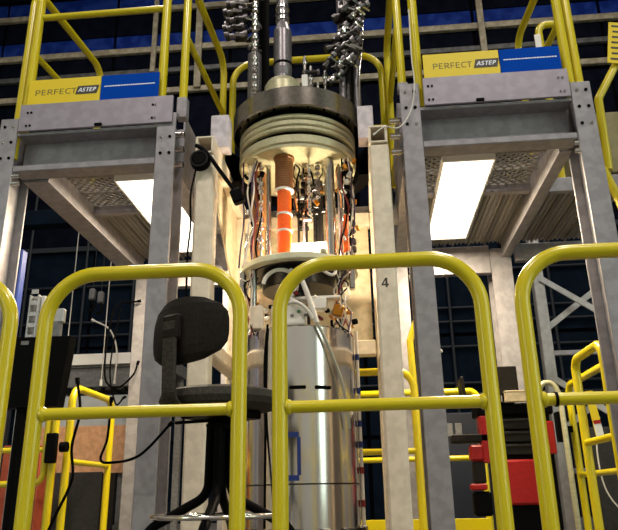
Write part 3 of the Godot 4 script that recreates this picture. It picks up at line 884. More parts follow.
	bead_rod(t, "beaded_rod", Vector3(0.12, 0, 0.12), 1.82, 2.04, 0.006, 0.014, 0.036, M.steel, M.pipe)
	bead_rod(t, "beaded_rod", Vector3(-0.185, 0, 0.16), 1.46, 2.04, 0.007, 0.015, 0.045, M.steel, M.steel)
	bead_rod(t, "beaded_rod", Vector3(0.275, 0, 0.13), 1.46, 2.04, 0.007, 0.020, 0.055, M.dark_steel, M.black_steel)
	bead_rod(t, "beaded_rod", Vector3(0.30, 0, 0.05), 1.46, 2.04, 0.006, 0.016, 0.045, M.steel, M.dark_steel)
	put("small_coil", cyl(S(), Vector3(0.262, 1.50, 0.15), Vector3(0.262, 1.70, 0.15), 0.017, 16), M.orange, t)
	# middle cluster of black terminals
	for k in 7:
		var y := 1.74 + 0.043 * k
		put("terminal", bx(S(), Vector3(0.03 + rng.randf_range(-0.02, 0.025), y, 0.02), Vector3(0.05, 0.024, 0.05), 0.004), M.black_steel if k % 3 else M.steel, t)
	put("terminal_rod", cyl(S(), Vector3(0.03, 1.46, 0.02), Vector3(0.03, 2.04, 0.02), 0.008, 10), M.pipe, t)
	for k in 18:
		var p := Vector3(rng.randf_range(0.0, 0.16), rng.randf_range(1.74, 2.0), rng.randf_range(-0.16, 0.02))
		put("terminal", bx(S(), p, Vector3(rng.randf_range(0.02, 0.06), rng.randf_range(0.012, 0.03), 0.04), 0.004), [M.black_steel, M.dark_steel, M.pipe][k % 3], t)
	for k in 5:
		var x := -0.01 + 0.045 * k
		put("hanger_rod", cyl(S(), Vector3(x, 1.45, -0.1), Vector3(x, 2.04, -0.1), 0.007, 8), M.dark_steel, t)
	for k in 9:
		var x := rng.randf_range(-0.02, 0.24)
		var pts := []
		for j in 6:
			pts.append(Vector3(x + rng.randf_range(-0.02, 0.02), 2.04 - rng.randf_range(0.04, 0.06) * j, 0.08 + rng.randf_range(-0.04, 0.06)))
		put("wire", tube(S(), curve(pts, 4), 0.0045, 6), [M.cord, M.dark_steel, M.copper][k % 3], t)
	for k in 10:
		var p := Vector3(rng.randf_range(-0.01, 0.25), rng.randf_range(1.70, 1.99), rng.randf_range(0.0, 0.10))
		put("connector", hexnut(S(), p, p + Vector3(rng.randf_range(-0.03, 0.03), rng.randf_range(0.01, 0.03), 0.0), rng.randf_range(0.010, 0.017)), [M.dark_steel, M.pipe, M.brass][k % 3], t)
	# wire looms left and right
	for k in 12:
		var left := k < 7
		var x := (-0.235 + rng.randf_range(-0.05, 0.055)) if left else (0.29 + rng.randf_range(-0.035, 0.03))
		var pts := []
		for j in 7:
			pts.append(Vector3(x + rng.randf_range(-0.018, 0.018) - (0.02 if j > 4 else 0.0), 2.04 - 0.6 * j / 6.0, 0.16 + rng.randf_range(-0.03, 0.04)))
		put("wire", tube(S(), curve(pts, 4), 0.0045, 6), [M.purple_wire, M.white_cord, M.steel, M.cord, M.red_wire][k % 5], t)
	for k in 16:
		var left := k % 2 == 0
		var p := Vector3((-0.22 if left else 0.285) + rng.randf_range(-0.045, 0.045), rng.randf_range(1.50, 1.98), 0.17 + rng.randf_range(-0.03, 0.04))
		put("connector", hexnut(S(), p, p + Vector3(rng.randf_range(-0.02, 0.02), 0.025, 0.0), rng.randf_range(0.008, 0.014)), [M.steel, M.white_plastic, M.black_steel, M.brass][k % 4], t)
	# ---- carrier ring
	var rg := put("carrier_ring", lathe(S(), [Vector2(0.0, 1.432), Vector2(0.27, 1.432), Vector2(0.275, 1.415), Vector2(0.312, 1.415), Vector2(0.318, 1.421), Vector2(0.318, 1.446), Vector2(0.312, 1.452), Vector2(0.0, 1.452)], Vector3.ZERO, 72), M.carrier, t)
	put("under_plate", lathe(S(), ring_prof(0.0, 0.262, 1.415, 1.433), Vector3.ZERO, 56), M.dark_steel, rg)
	put("under_plate", lathe(S(), ring_prof(0.0, 0.20, 1.33, 1.416), Vector3.ZERO, 48), M.dark_steel, rg)
	put("ring_knob", lathe(S(), [Vector2(0.02, 0.0), Vector2(0.02, 0.02), Vector2(0.0, 0.03)], Vector3(0.15, 1.452, 0.26), 14), M.ring, rg)
	put("lug", bx(S(), Vector3(-0.285, 1.36, 0.12), Vector3(0.03, 0.12, 0.05), 0.006), M.brushed, rg)
	put("lug", bx(S(), Vector3(0.285, 1.36, 0.12), Vector3(0.03, 0.12, 0.05), 0.006), M.brushed, rg)
	# hoses in the lower bay
	var loop := []
	for k in 13:
		var a := PI * 0.95 - TAU * 0.62 * k / 12.0
		loop.append(Vector3(-0.075 + 0.085 * cos(a), 1.30 + 0.085 * sin(a), 0.24))
	loop.append(Vector3(0.03, 1.19, 0.27))
	put("hose", tube(S(), curve(loop, 3), 0.010, 10), M.white_cord, t)
	put("hose", tube(S(), curve([Vector3(-0.02, 1.375, 0.25), Vector3(0.03, 1.33, 0.275), Vector3(0.075, 1.21, 0.285), Vector3(0.11, 1.09, 0.285)], 6), 0.013, 10), M.white_cord, t)
	put("hose", tube(S(), curve([Vector3(0.11, 1.09, 0.288), Vector3(0.16, 0.98, 0.262), Vector3(0.22, 0.80, 0.215), Vector3(0.245, 0.60, 0.18)], 6), 0.008, 10), M.clear_hose, t)
	put("hose", tube(S(), curve([Vector3(0.10, 1.40, 0.24), Vector3(0.19, 1.34, 0.25), Vector3(0.21, 1.40, 0.22)], 6), 0.008, 8), M.white_cord, t)
	put("hose", tube(S(), curve([Vector3(-0.09, 1.17, 0.29), Vector3(0.0, 1.195, 0.30), Vector3(0.06, 1.16, 0.30), Vector3(0.09, 1.11, 0.29)], 6), 0.009, 8), M.white_cord, t)
	# components on top of the cylinder
	put("module_box", bx(S(), Vector3(-0.035, 1.15, 0.18), Vector3(0.17, 0.10, 0.10), 0.004), M.white_plastic, t)
	for k in 5:
		put("port", bx(S(), Vector3(-0.085 + 0.034 * k, 1.145 + 0.02 * (k % 2), 0.232), Vector3(0.016, 0.014, 0.006), 0.001), M.green_board if k % 2 else M.grey_box, t)
	put("shelf_plate", bx(S(), Vector3(0.06, 1.235, 0.10), Vector3(0.33, 0.014, 0.26), 0.002), M.white_plastic, t)
	put("module_box", bx(S(), Vector3(0.12, 1.20, 0.22), Vector3(0.07, 0.055, 0.05), 0.004), M.white_plastic, t)
	put("module_box", bx(S(), Vector3(0.21, 1.17, 0.19), Vector3(0.05, 0.06, 0.05), 0.006, Basis(Vector3.BACK, -0.3)), M.brass, t)
	put("module_box", bx(S(), Vector3(-0.20, 1.15, 0.18), Vector3(0.07, 0.12, 0.06), 0.006), M.white, t)
	put("post_rod", cyl(S(), Vector3(-0.22, 1.08, 0.17), Vector3(-0.22, 1.42, 0.17), 0.016, 12), M.brushed, t)
	put("post_rod", cyl(S(), Vector3(0.02, 1.07, 0.05), Vector3(0.02, 1.34, 0.05), 0.04, 16), M.dark_steel, t)
	put("post_rod", cyl(S(), Vector3(0.22, 1.07, 0.12), Vector3(0.22, 1.42, 0.12), 0.012, 12), M.brushed, t)
	for k in 46:
		var a := rng.randf_range(-0.25, PI + 0.25)
		var rr := rng.randf_range(0.17, 0.285)
		var p := Vector3(cos(a) * rr, rng.randf_range(1.085, 1.25), sin(a) * rr)
		if abs(p.x) < 0.11 and p.y < 1.2: continue
		put("connector", hexnut(S(), p, p + Vector3(rng.randf_range(-0.03, 0.03), rng.randf_range(-0.01, 0.03), rng.randf_range(-0.01, 0.03)), rng.randf_range(0.007, 0.016)), [M.white_plastic, M.steel, M.brass, M.black_steel, M.white_plastic, M.red_wire][k % 6], t)
	for k in 14:
		var sgn := -1.0 if k % 2 else 1.0
		var pts := []
		for j in 5:
			pts.append(Vector3(sgn * (0.25 + rng.randf_range(-0.06, 0.035)), 1.38 - 0.08 * j + rng.randf_range(-0.02, 0.02), 0.14 + rng.randf_range(-0.05, 0.08)))
		put("wire", tube(S(), curve(pts, 4), 0.004, 6), [M.white_cord, M.red_wire, M.cord, M.white_cord, M.purple_wire][k % 5], t)
	# ---- bright steel cylinder
	var cy := put("steel_cylinder", lathe(S(), [Vector2(0.0, 1.088), Vector2(0.272, 1.088), Vector2(0.281, 1.079), Vector2(0.281, 0.12), Vector2(0.0, 0.12)], Vector3.ZERO, 96), M.steel, t)
	put("seam_ring", lathe(S(), [Vector2(0.28, 0.35), Vector2(0.2825, 0.35), Vector2(0.2825, 0.357), Vector2(0.28, 0.357)], Vector3.ZERO, 96), M.dark_steel, cy)
	put("base_flange", lathe(S(), ring_prof(0.0, 0.305, 0.06, 0.14), Vector3.ZERO, 72), M.dark_steel, cy)
	for k in 14:
		var a := TAU * (k + 0.5) / 14.0
		put("clamp", bx(S(), Vector3(cos(a) * 0.298, 0.13, sin(a) * 0.298), Vector3(0.03, 0.07, 0.05), 0.006, Basis(Vector3.UP, -a)), M.dark_steel, cy)
	put("base_stand", lathe(S(), ring_prof(0.0, 0.33, 0.0, 0.06), Vector3.ZERO, 56), M.black_steel, cy)
	for q in [[0.012, 0.785], [0.13, 0.785]]:
		var a: float = asin(q[0] / 0.285)
		put("latch_strap", bx(S(), Vector3(sin(a) * 0.283, q[1], cos(a) * 0.283), Vector3(0.08, 0.016, 0.012), 0.003, Basis(Vector3.UP, a)), M.black_steel, cy)
	# blue tape rectangle on the cylinder: four strips that follow the curve
	var a0 := PI / 2 + 0.28
	var a1 := PI / 2 - 0.05
	for y in [0.44, 0.63]:
		put("tape_strip", lathe(S(), [Vector2(0.281, y - 0.012), Vector2(0.2822, y - 0.012), Vector2(0.2822, y + 0.012), Vector2(0.281, y + 0.012)], Vector3(0, -0.06, 0), 12, a1, a0), M.blue_tape, cy)
	for a in [a0, a1]:
		put("tape_strip", lathe(S(), [Vector2(0.281, 0.452), Vector2(0.2822, 0.452), Vector2(0.2822, 0.618), Vector2(0.281, 0.618)], Vector3(0, -0.06, 0), 3, a - 0.03, a + 0.03), M.blue_tape, cy)
	# striped cable down the right flank
	var cab := put("flank_cable", tube(S(), [Vector3(0.292, 1.10, 0.03), Vector3(0.292, 0.17, 0.03)], 0.009, 10), M.white_cord, cy)
	for y in [0.95, 0.78, 0.62, 0.52, 0.4, 0.25]:
		put("band", cyl(S(), Vector3(0.292, y, 0.03), Vector3(0.292, y + 0.03, 0.03), 0.0115, 10), M.blue_tape if y > 0.45 else M.red_wire, cab)
	put("cable", tube(S(), curve([Vector3(-0.135, 1.10, 0.25), Vector3(-0.15, 0.9, 0.247), Vector3(-0.145, 0.6, 0.248), Vector3(-0.14, 0.17, 0.30)], 6), 0.006, 8), M.cord, cy)
	# ---- work light standing on the carrier ring
	var w := thing("work_light", "bright white work light box standing on the cryostat ring", "work light", CRYO + Vector3(0.065, 1.453, 0.09))
	put("housing", bx(S(), Vector3(0, 0.008, 0), Vector3(0.22, 0.016, 0.10), 0.003), M.white_plastic, w)
	put("glowing_tube_box", bx(S(), Vector3(0, 0.066, 0), Vector3(0.21, 0.098, 0.085), 0.008), M.lit_high, w)
	var om := OmniLight3D.new()
	om.name = "work_light_glow"
	w.add_child(om)
	om.position = Vector3(0, 0.062, 0)
	om.light_energy = 0.8
	om.light_color = Color(1.0, 0.93, 0.80)
	om.light_size = 0.04
	om.omni_range = 20.0
	om.omni_attenuation = 2.0
	om.shadow_enabled = true

# ---------------------------------------------------------------- stool
func stool() -> void:
	var fwd := Vector3(0.5, 0, -0.87).normalized()
	var t := thing("office_stool", "grey tall swivel stool with a chrome foot ring behind the rail", "stool", Vector3(-0.53, 0, -2.42), atan2(-fwd.x, -fwd.z))
	# local: -z is forward
	var seat := S()
	var prof := [Vector2(0.0, 0.60), Vector2(0.18, 0.60), Vector2(0.215, 0.61), Vector2(0.225, 0.63), Vector2(0.218, 0.655), Vector2(0.18, 0.668), Vector2(0.0, 0.66)]
	lathe(seat, prof, Vector3.ZERO, 40)
	put("seat", seat, M.grey_plastic, t)
	put("seat_plate", bx(S(), Vector3(0, 0.585, 0), Vector3(0.20, 0.03, 0.22), 0.006), M.black, t)
	# backrest: a curved shell
	var st := S()
	var nu := 14
	var nv := 8
	var front := []
	var back := []
	for j in nv + 1:
		var rf := []
		var rb := []
		var v := float(j) / nv * 2.0 - 1.0
		for i in nu + 1:
			var u := float(i) / nu * 2.0 - 1.0
			# superellipse outline
			var lim := pow(1.0 - pow(abs(v), 3.2), 1.0 / 3.2) if abs(v) < 1.0 else 0.0
			lim = max(lim, 0.55)
			var x := u * 0.182 * lim
			var y := 0.855 + v * 0.108 + 0.012 * (1.0 - u * u) * v
			var zc := 0.235 - 0.065 * (x / 0.19) * (x / 0.19) - 0.01 * v * v
			var th := 0.016 * (1.0 - 0.7 * pow(max(abs(u), abs(v)), 4.0))
			rf.append(Vector3(x, y, zc - th))
			rb.append(Vector3(x, y, zc + th))
		front.append(rf)
		back.append(rb)
	for j in nv:
		for i in nu:
			quad(st, back[j][i], back[j][i + 1], back[j + 1][i + 1], back[j + 1][i], Vector3(0, 0, 1))
			quad(st, front[j][i], front[j][i + 1], front[j + 1][i + 1], front[j + 1][i], Vector3(0, 0, -1))
	for j in nv:
		quad(st, front[j][0], back[j][0], back[j + 1][0], front[j + 1][0], Vector3(-1, 0, 0))
		quad(st, front[j][nu], back[j][nu], back[j + 1][nu], front[j + 1][nu], Vector3(1, 0, 0))
	for i in nu:
		quad(st, front[0][i], back[0][i], back[0][i + 1], front[0][i + 1], Vector3(0, -1, 0))
		quad(st, front[nv][i], back[nv][i], back[nv][i + 1], front[nv][i + 1], Vector3(0, 1, 0))
	var bk := put("backrest", st, M.black_soft, t)
	put("bracket", bx(S(), Vector3(0, 0.86, 0.262), Vector3(0.075, 0.09, 0.03), 0.008), M.black_soft, bk)
	# J bar: flat strap from under the seat up to the backrest
	var bar := PackedVector3Array(fillet([Vector3(0, 0.588, 0.05), Vector3(0, 0.592, 0.262), Vector3(0, 0.88, 0.272)], 0.06, 6))
	var sb := S()
	for i in bar.size() - 1:
		var d: Vector3 = bar[i + 1] - bar[i]
		var c: Vector3 = (bar[i] + bar[i + 1]) / 2
		bx(sb, c, Vector3(0.062, 0.012, d.length() + 0.003), 0.003, Basis(Vector3.RIGHT, -atan2(d.y, d.z)))
	put("back_bar", sb, M.grey_plastic, t)
	put("column", lathe(S(), [Vector2(0.022, 0.33), Vector2(0.022, 0.53), Vector2(0.05, 0.535), Vector2(0.055, 0.55), Vector2(0.03, 0.572), Vector2(0.0, 0.573)], Vector3.ZERO, 20), M.black, t)
	put("lever", tube(S(), [Vector3(0.02, 0.567, 0.0), Vector3(-0.17, 0.565, 0.06)], 0.006, 8), M.black, t)
	for k in 4:
		var a := PI / 4 + k * PI / 2 + 0.25
		var d := Vector3(cos(a), 0, sin(a))
		var lg := put("leg", tube(S(), fillet([d * 0.036 + Vector3(0, 0.54, 0), d * 0.040 + Vector3(0, 0.31, 0), d * 0.25 + Vector3(0, 0.20, 0), d * 0.285 + Vector3(0, 0.01, 0)], 0.07, 6), 0.0165, 12), M.black, t)
		put("foot_cap", lathe(S(), [Vector2(0.024, 0.0), Vector2(0.024, 0.016), Vector2(0.018, 0.03)], d * 0.285, 12), M.rubber, lg)
	var ringp := PackedVector3Array()
	for k in 49:
		var a := TAU * k / 48.0
		ringp.append(Vector3(cos(a) * 0.225, 0.243, sin(a) * 0.225))
	put("foot_ring", tube(S(), ringp, 0.009, 10), M.steel, t)

# ---------------------------------------------------------------- left background
func left_clutter() -> void:
	var m := thing("monitor", "black monitor seen from behind at the left edge", "monitor", Vector3(-1.265, 0, -2.42), 0.02)
	put("back_shell", prism(S(), PackedVector2Array([Vector2(-0.30, 0.63), Vector2(0.125, 0.63), Vector2(0.15, 0.895), Vector2(-0.30, 0.895)]), 0.06, Transform3D(Basis.IDENTITY, Vector3.ZERO)), M.black, m)
	put("stand", cyl(S(), Vector3(-0.02, 0.0, 0.0), Vector3(-0.02, 0.66, 0.0), 0.02, 14), M.black, m)
	put("stand_foot", lathe(S(), [Vector2(0.17, 0.0), Vector2(0.17, 0.012), Vector2(0.03, 0.03), Vector2(0.0, 0.03)], Vector3(-0.02, 0, 0), 28), M.black, m)
	for x in [0.0, 0.06]:
		put("label_patch", bb(S(), Vector3(x - 0.10, 0.865, 0.03), Vector3(x - 0.07, 0.88, 0.032), 0.0), M.grey_box, m)
	# slotted upright with brackets
	var u := thing("slotted_upright", "pale slotted metal upright above the black monitor", "upright", Vector3(-1.41, 0, -2.66))
	var st := S()
	bb(st, Vector3(-0.030, 0.0, 0.0), Vector3(-0.024, 1.15, -0.03), 0.001)
	bb(st, Vector3(0.006, 0.0, 0.0), Vector3(0.012, 1.15, -0.03), 0.001)
	bb(st, Vector3(-0.024, 0.0, -0.026), Vector3(0.006, 1.15, -0.03), 0.0)
	for k in 24:
		bb(st, Vector3(-0.024, 0.05 * k - 0.005 + 0.01, 0.0), Vector3(0.006, 0.05 * k + 0.024, -0.004), 0.0)
	put("channel", st, M.galv_light, u)
	put("side_plate", bb(S(), Vector3(0.013, 0.93, -0.02), Vector3(0.03, 1.15, -0.06), 0.002), M.white_plastic, u)
	put("bracket", bb(S(), Vector3(0.03, 0.96, -0.02), Vector3(0.11, 1.03, -0.05), 0.003), M.grey_box, u)
	put("bracket", bb(S(), Vector3(0.07, 1.03, -0.02), Vector3(0.12, 1.09, -0.05), 0.003), M.galv_light, u)
	var bp := thing("blue_post", "blue painted post beside the left outer column", "post", Vector3(-1.935, 0, -3.42))
	put("shaft", bb(S(), Vector3(-0.02, 0.0, -0.03), Vector3(0.025, 1.66, 0.03), 0.006), M.blue_post, bp)
	put("foot_plate", bb(S(), Vector3(-0.06, 0.0, -0.07), Vector3(0.06, 0.012, 0.07), 0.002), M.blue_post, bp)
	# white hood and counter at the back
	var h := thing("canopy_hood", "long white hood with a grey underside behind the left columns", "hood", Vector3(-2.35, 0, -5.5))
	put("fascia", bb(S(), Vector3(-0.22, 1.405, 0.0), Vector3(0.62, 1.50, -0.03), 0.003), M.white_plastic, h)
	put("canopy", bb(S(), Vector3(-0.60, 1.385, -0.03), Vector3(0.62, 1.50, -0.8), 0.004), M.grey_box, h)
	put("cheek", prism(S(), PackedVector2Array([Vector2(-0.60, 1.38), Vector2(-0.22, 1.405), Vector2(-0.22, 1.50), Vector2(-0.38, 1.50)]), 0.03, Transform3D(Basis.IDENTITY, Vector3(0, 0, -0.015))), M.grey_box, h)
	put("underside_tray", bb(S(), Vector3(-0.35, 1.22, -0.05), Vector3(0.60, 1.385, -0.5), 0.004), M.grey_box, h)
	for x in [-0.55, 0.57]:
		put("leg", bb(S(), Vector3(x - 0.03, 0.0, -0.74), Vector3(x + 0.03, 1.385, -0.80), 0.003), M.grey_box, h)
	for k in 9:
		var x := -0.28 + 0.10 * k
		put("slat", bb(S(), Vector3(x, 1.19, -0.05), Vector3(x + 0.06, 1.22, -0.45), 0.003), M.dark_panel, h)
	var c := thing("cardboard_sheet", "brown cardboard sheet behind the left yellow rail", "cardboard", Vector3(-2.2, 0, -5.2))
	put("sheet", bb(S(), Vector3(-0.55, 0.50, -0.03), Vector3(0.30, 0.86, -0.06), 0.003), M.cardboard, c)
	put("upper_sheet", bb(S(), Vector3(-0.55, 0.86, -0.04), Vector3(0.30, 1.10, -0.07), 0.003), M.pale_sheet, c)
	for k in 2:
		put("leg", bb(S(), Vector3(-0.5 + 0.74 * k, 0.0, -0.07), Vector3(-0.46 + 0.74 * k, 0.5, -0.11), 0.002), M.grey_box, c)
	var p := thing("panel_board", "dark grey board standing below the cardboard sheet", "board", Vector3(-2.15, 0, -4.95))
	put("face", bb(S(), Vector3(-0.32, 0.0, 0.0), Vector3(0.19, 0.50, -0.02), 0.003), M.dark_panel, p)
	put("side_edge", bb(S(), Vector3(0.19, 0.0, -0.002), Vector3(0.29, 0.49, -0.03), 0.003), M.black_soft, p)
	var r := thing("cabinet", "rust red cabinet behind the yellow gate at lower left", "cabinet", Vector3(-2.42, 0, -4.42))
	put("body", bb(S(), Vector3(-0.12, 0.0, -0.25), Vector3(0.24, 0.66, 0.0), 0.006), M.rust_panel, r)
	put("door", bb(S(), Vector3(-0.10, 0.05, 0.0), Vector3(0.22, 0.64, 0.012), 0.004), M.rust_panel, r)
	var k := thing("rack_upright", "black perforated rack upright at the lower left edge", "upright", Vector3(-2.30, 0, -4.1))
	var sk := S()
	bb(sk, Vector3(-0.02, 0.0, 0.0), Vector3(-0.012, 0.85, -0.03), 0.0)
	bb(sk, Vector3(0.012, 0.0, 0.0), Vector3(0.02, 0.85, -0.03), 0.0)
	for q in 20:
		bb(sk, Vector3(-0.012, 0.042 * q, -0.002), Vector3(0.012, 0.042 * q + 0.026, -0.008), 0.0)
	put("channel", sk, M.black_soft, k)
	put("back_strip", bb(S(), Vector3(-0.012, 0.0, -0.02), Vector3(0.012, 0.85, -0.026), 0.0), M.galv_light, k)
	var lb := put("label_plate", bx(S(), Vector3(0.155, 0.66, 0.06), Vector3(0.05, 0.17, 0.006), 0.001, Basis(Vector3.BACK, -0.12)), M.sign_yellow, k)
	put("label_paper", bx(S(), Vector3(0.148, 0.55, 0.06), Vector3(0.05, 0.09, 0.006), 0.001, Basis(Vector3.BACK, -0.12)), M.white_plastic, k)
	put("print_line", bx(S(), Vector3(0.152, 0.585, 0.064), Vector3(0.046, 0.02, 0.004), 0.0, Basis(Vector3.BACK, -0.12)), M.red, k)
	put("label_arm", bb(S(), Vector3(0.0, 0.60, 0.0), Vector3(0.15, 0.62, 0.056), 0.002), M.black_soft, k)
	# dark beam that carries hooks and ropes
	struct("trim_1", bb(S(), Vector3(-8.0, 2.58, -5.26), Vector3(-1.95, 2.72, -5.14), 0.006), M.wall_low)
	for q in 2:
		var hk := thing("pulley_hook", "%s grey pulley hook hanging against the dark wall at left" % ["left", "right"][q], "hook", Vector3(-2.265 + 0.075 * q, 1.94 - 0.03 * q, -5.2), 0.0, "pulley hooks in the dark at left")
		put("block", bx(S(), Vector3(0, 0.0, 0), Vector3(0.05, 0.10, 0.05), 0.01), M.grey_box, hk)
		put("hook", tube(S(), curve([Vector3(0, -0.05, 0), Vector3(0.02, -0.10, 0), Vector3(0, -0.14, 0), Vector3(-0.03, -0.12, 0)], 5), 0.012, 8), M.black, hk)
		put("line", cyl(S(), Vector3(0, 0.05, 0), Vector3(0, 0.64 + 0.03 * q, 0), 0.004, 6), M.conduit, hk)
	for q in 2:
		var ln := thing("hanging_rope", ["thin white rope hanging left of the pulley hooks", "thin white rope hanging right of the pulley hooks"][q], "rope", Vector3([-2.44, -2.127][q], 0, -5.2), 0.0, "white hanging ropes at left")
		put("strand", cyl(S(), Vector3(0.0, 1.2, 0), Vector3(0.0, 2.58, 0), 0.004, 6), M.white_cord, ln)
		put("weight", cyl(S(), Vector3(0.0, 1.47 - 0.3 * q, 0), Vector3(0.0, 1.52 - 0.3 * q, 0), 0.012, 8), M.white_plastic, ln)

# ---------------------------------------------------------------- right background
func right_clutter() -> void:
	var t := thing("tool_cart", "red and black tool cart behind the right safety rails", "tool cart", Vector3(0.83, 0, -3.98))
	put("body", bb(S(), Vector3(-0.14, 0.10, -0.16), Vector3(0.20, 0.72, 0.0), 0.008), M.black, t)
	var d := put("drawer", bb(S(), Vector3(-0.10, 0.235, 0.0), Vector3(0.165, 0.475, 0.03), 0.012), M.red, t)
	for k in 3:
		var dr := put("drawer", bb(S(), Vector3(-0.10, 0.50 + 0.07 * k, 0.0), Vector3(0.14, 0.56 + 0.07 * k, 0.02), 0.004), M.black_soft, t)
		put("handle", bb(S(), Vector3(-0.08, 0.545 + 0.07 * k, 0.02), Vector3(0.12, 0.556 + 0.07 * k, 0.028), 0.002), M.dark_steel, dr)
	put("corner_cap", bb(S(), Vector3(0.14, 0.50, 0.0), Vector3(0.21, 0.68, 0.03), 0.006), M.red, t)
	put("side_bin", bb(S(), Vector3(-0.20, 0.46, -0.08), Vector3(-0.12, 0.72, 0.02), 0.006), M.red, t)
	put("side_grip", bb(S(), Vector3(-0.27, 0.47, -0.04), Vector3(-0.19, 0.56, 0.03), 0.012), M.red, t)
	put("side_grip", bb(S(), Vector3(-0.28, 0.315, -0.04), Vector3(-0.19, 0.35, 0.03), 0.008), M.red, t)
	put("side_pouch", bb(S(), Vector3(-0.27, 0.18, -0.06), Vector3(-0.17, 0.31, 0.02), 0.012), M.black, t)
	put("side_pouch", bb(S(), Vector3(-0.255, 0.35, -0.06), Vector3(-0.19, 0.47, 0.02), 0.008), M.black_soft, t)
	put("side_tray", bb(S(), Vector3(-0.36, 0.575, -0.10), Vector3(-0.13, 0.62, 0.02), 0.006), M.black_soft, t)
	put("top_tray", bb(S(), Vector3(-0.21, 0.72, -0.18), Vector3(0.22, 0.785, 0.02), 0.008), M.black, t)
	for x in [-0.10, 0.16]:
		for z in [-0.13, -0.03]:
			put("caster", cyl(S(), Vector3(x - 0.015, 0.05, z), Vector3(x + 0.015, 0.05, z), 0.05, 16), M.rubber, t)
	var ty := thing("laptop", "open dark laptop leaning on top of the tool cart", "laptop", Vector3(0.655, 0.786, -4.06))
	put("base", bb(S(), Vector3(-0.12, 0.0, -0.10), Vector3(0.06, 0.018, 0.06), 0.003), M.black_soft, ty)
	put("lid", bx(S(), Vector3(-0.09, 0.085, -0.01), Vector3(0.018, 0.16, 0.17), 0.004, Basis(Vector3.BACK, 0.1)), M.black_soft, ty)
	var mo := thing("small_monitor", "small dark square monitor on the tool cart", "monitor", Vector3(0.80, 0.786, -3.97))
	put("screen_back", bb(S(), Vector3(-0.09, 0.05, -0.03), Vector3(0.075, 0.215, 0.0), 0.005), M.black_soft, mo)
	put("neck", bb(S(), Vector3(-0.02, 0.0, -0.03), Vector3(0.01, 0.06, -0.012), 0.003), M.black_soft, mo)
	put("base", bb(S(), Vector3(-0.05, 0.0, -0.08), Vector3(0.04, 0.008, 0.03), 0.002), M.black_soft, mo)
	var pb := thing("paper_box", "tan paper box below the small dark monitor", "box", Vector3(0.85, 0.786, -3.955))
	put("carton", bb(S(), Vector3(-0.07, 0.0, 0.015), Vector3(0.10, 0.055, 0.06), 0.003), M.cream, pb)
	put("lid", bb(S(), Vector3(-0.072, 0.055, 0.012), Vector3(0.102, 0.062, 0.062), 0.002), M.cream, pb)
	var ws := thing("white_sheet", "white sheet of paper tilted on the cart's left tray", "paper", Vector3(0.60, 0.83, -3.925))
	put("sheet", bx(S(), Vector3(0, -0.03, 0.04), Vector3(0.10, 0.002, 0.08), 0.0, Basis(Vector3.BACK, 0.35) * Basis(Vector3.RIGHT, 0.5)), M.white_plastic, ws)
	put("clipboard", bx(S(), Vector3(0.0, -0.035, 0.04), Vector3(0.11, 0.004, 0.09), 0.0, Basis(Vector3.BACK, 0.35) * Basis(Vector3.RIGHT, 0.5)), M.black, ws)
	# a blue machine behind
	var bm := thing("blue_cabinet", "dark blue cabinet between the right front column and tool cart", "cabinet", Vector3(0.62, 0, -5.4))
	put("body", bb(S(), Vector3(-0.30, 0.0, -0.4), Vector3(0.30, 0.90, 0.0), 0.006), mat(Color(0.03, 0.07, 0.14), 0.5), bm)
	put("switch_plate", bb(S(), Vector3(-0.02, 0.72, 0.0), Vector3(0.03, 0.82, 0.01), 0.002), M.grey_box, bm)
	put("switch_plate", bb(S(), Vector3(0.05, 0.72, 0.0), Vector3(0.10, 0.82, 0.01), 0.002), M.grey_box, bm)
	# braced aluminium tower
	var b := thing("braced_tower", "aluminium tower with crossed braces behind the right outer column", "scaffold", Vector3(1.5, 0, -5.6))
	for x in [0.0, 0.62]:
		put("leg", bb(S(), Vector3(x - 0.045, 0.0, -0.045), Vector3(x + 0.045, 2.6, 0.045), 0.006), M.galv_light, b)
	for z in [0.06, -0.06]:
		var s := 1.0 if z > 0 else -1.0
		put("brace", bx(S(), Vector3(0.31, 1.80, z), Vector3(0.74, 0.05, 0.012), 0.002, Basis(Vector3.BACK, -0.62 * s)), M.galv_light, b)
		put("brace", bx(S(), Vector3(0.31, 0.95, z), Vector3(0.74, 0.05, 0.012), 0.002, Basis(Vector3.BACK, -0.62 * s)), M.galv_light, b)
	for y in [0.45, 1.38, 2.3]:
		put("rung", bb(S(), Vector3(0.045, y - 0.02, -0.02), Vector3(0.575, y + 0.02, 0.02), 0.004), M.galv, b)
	# khaki duct at the right edge
	var k := thing("air_duct", "khaki air duct high at the right picture edge", "duct", Vector3(2.75, 0, -5.6))
	put("trunk", bb(S(), Vector3(-0.75, 3.0, -0.6), Vector3(1.5, 3.62, 0.0), 0.01), M.khaki, k)
	for x in [-0.3, 0.5, 1.3]:
		put("flange_strip", bb(S(), Vector3(x, 2.98, -0.62), Vector3(x + 0.04, 3.64, 0.02), 0.003), M.khaki, k)
	for x in [-0.5, 1.2]:
		put("hanger", cyl(S(), Vector3(x, 3.6, -0.3), Vector3(x, 10.0, -0.3), 0.012, 8), M.grey_box, k)
	var g := thing("grey_panel", "dark grey panel at the lower right edge behind the rails", "panel", Vector3(1.75, 0, -4.9))
	put("face", bb(S(), Vector3(-0.25, 0.0, -0.03), Vector3(0.5, 0.72, 0.0), 0.004), M.dark_panel, g)
	put("foot", bb(S(), Vector3(-0.2, 0.0, -0.15), Vector3(0.45, 0.03, 0.1), 0.004), M.dark_panel, g)

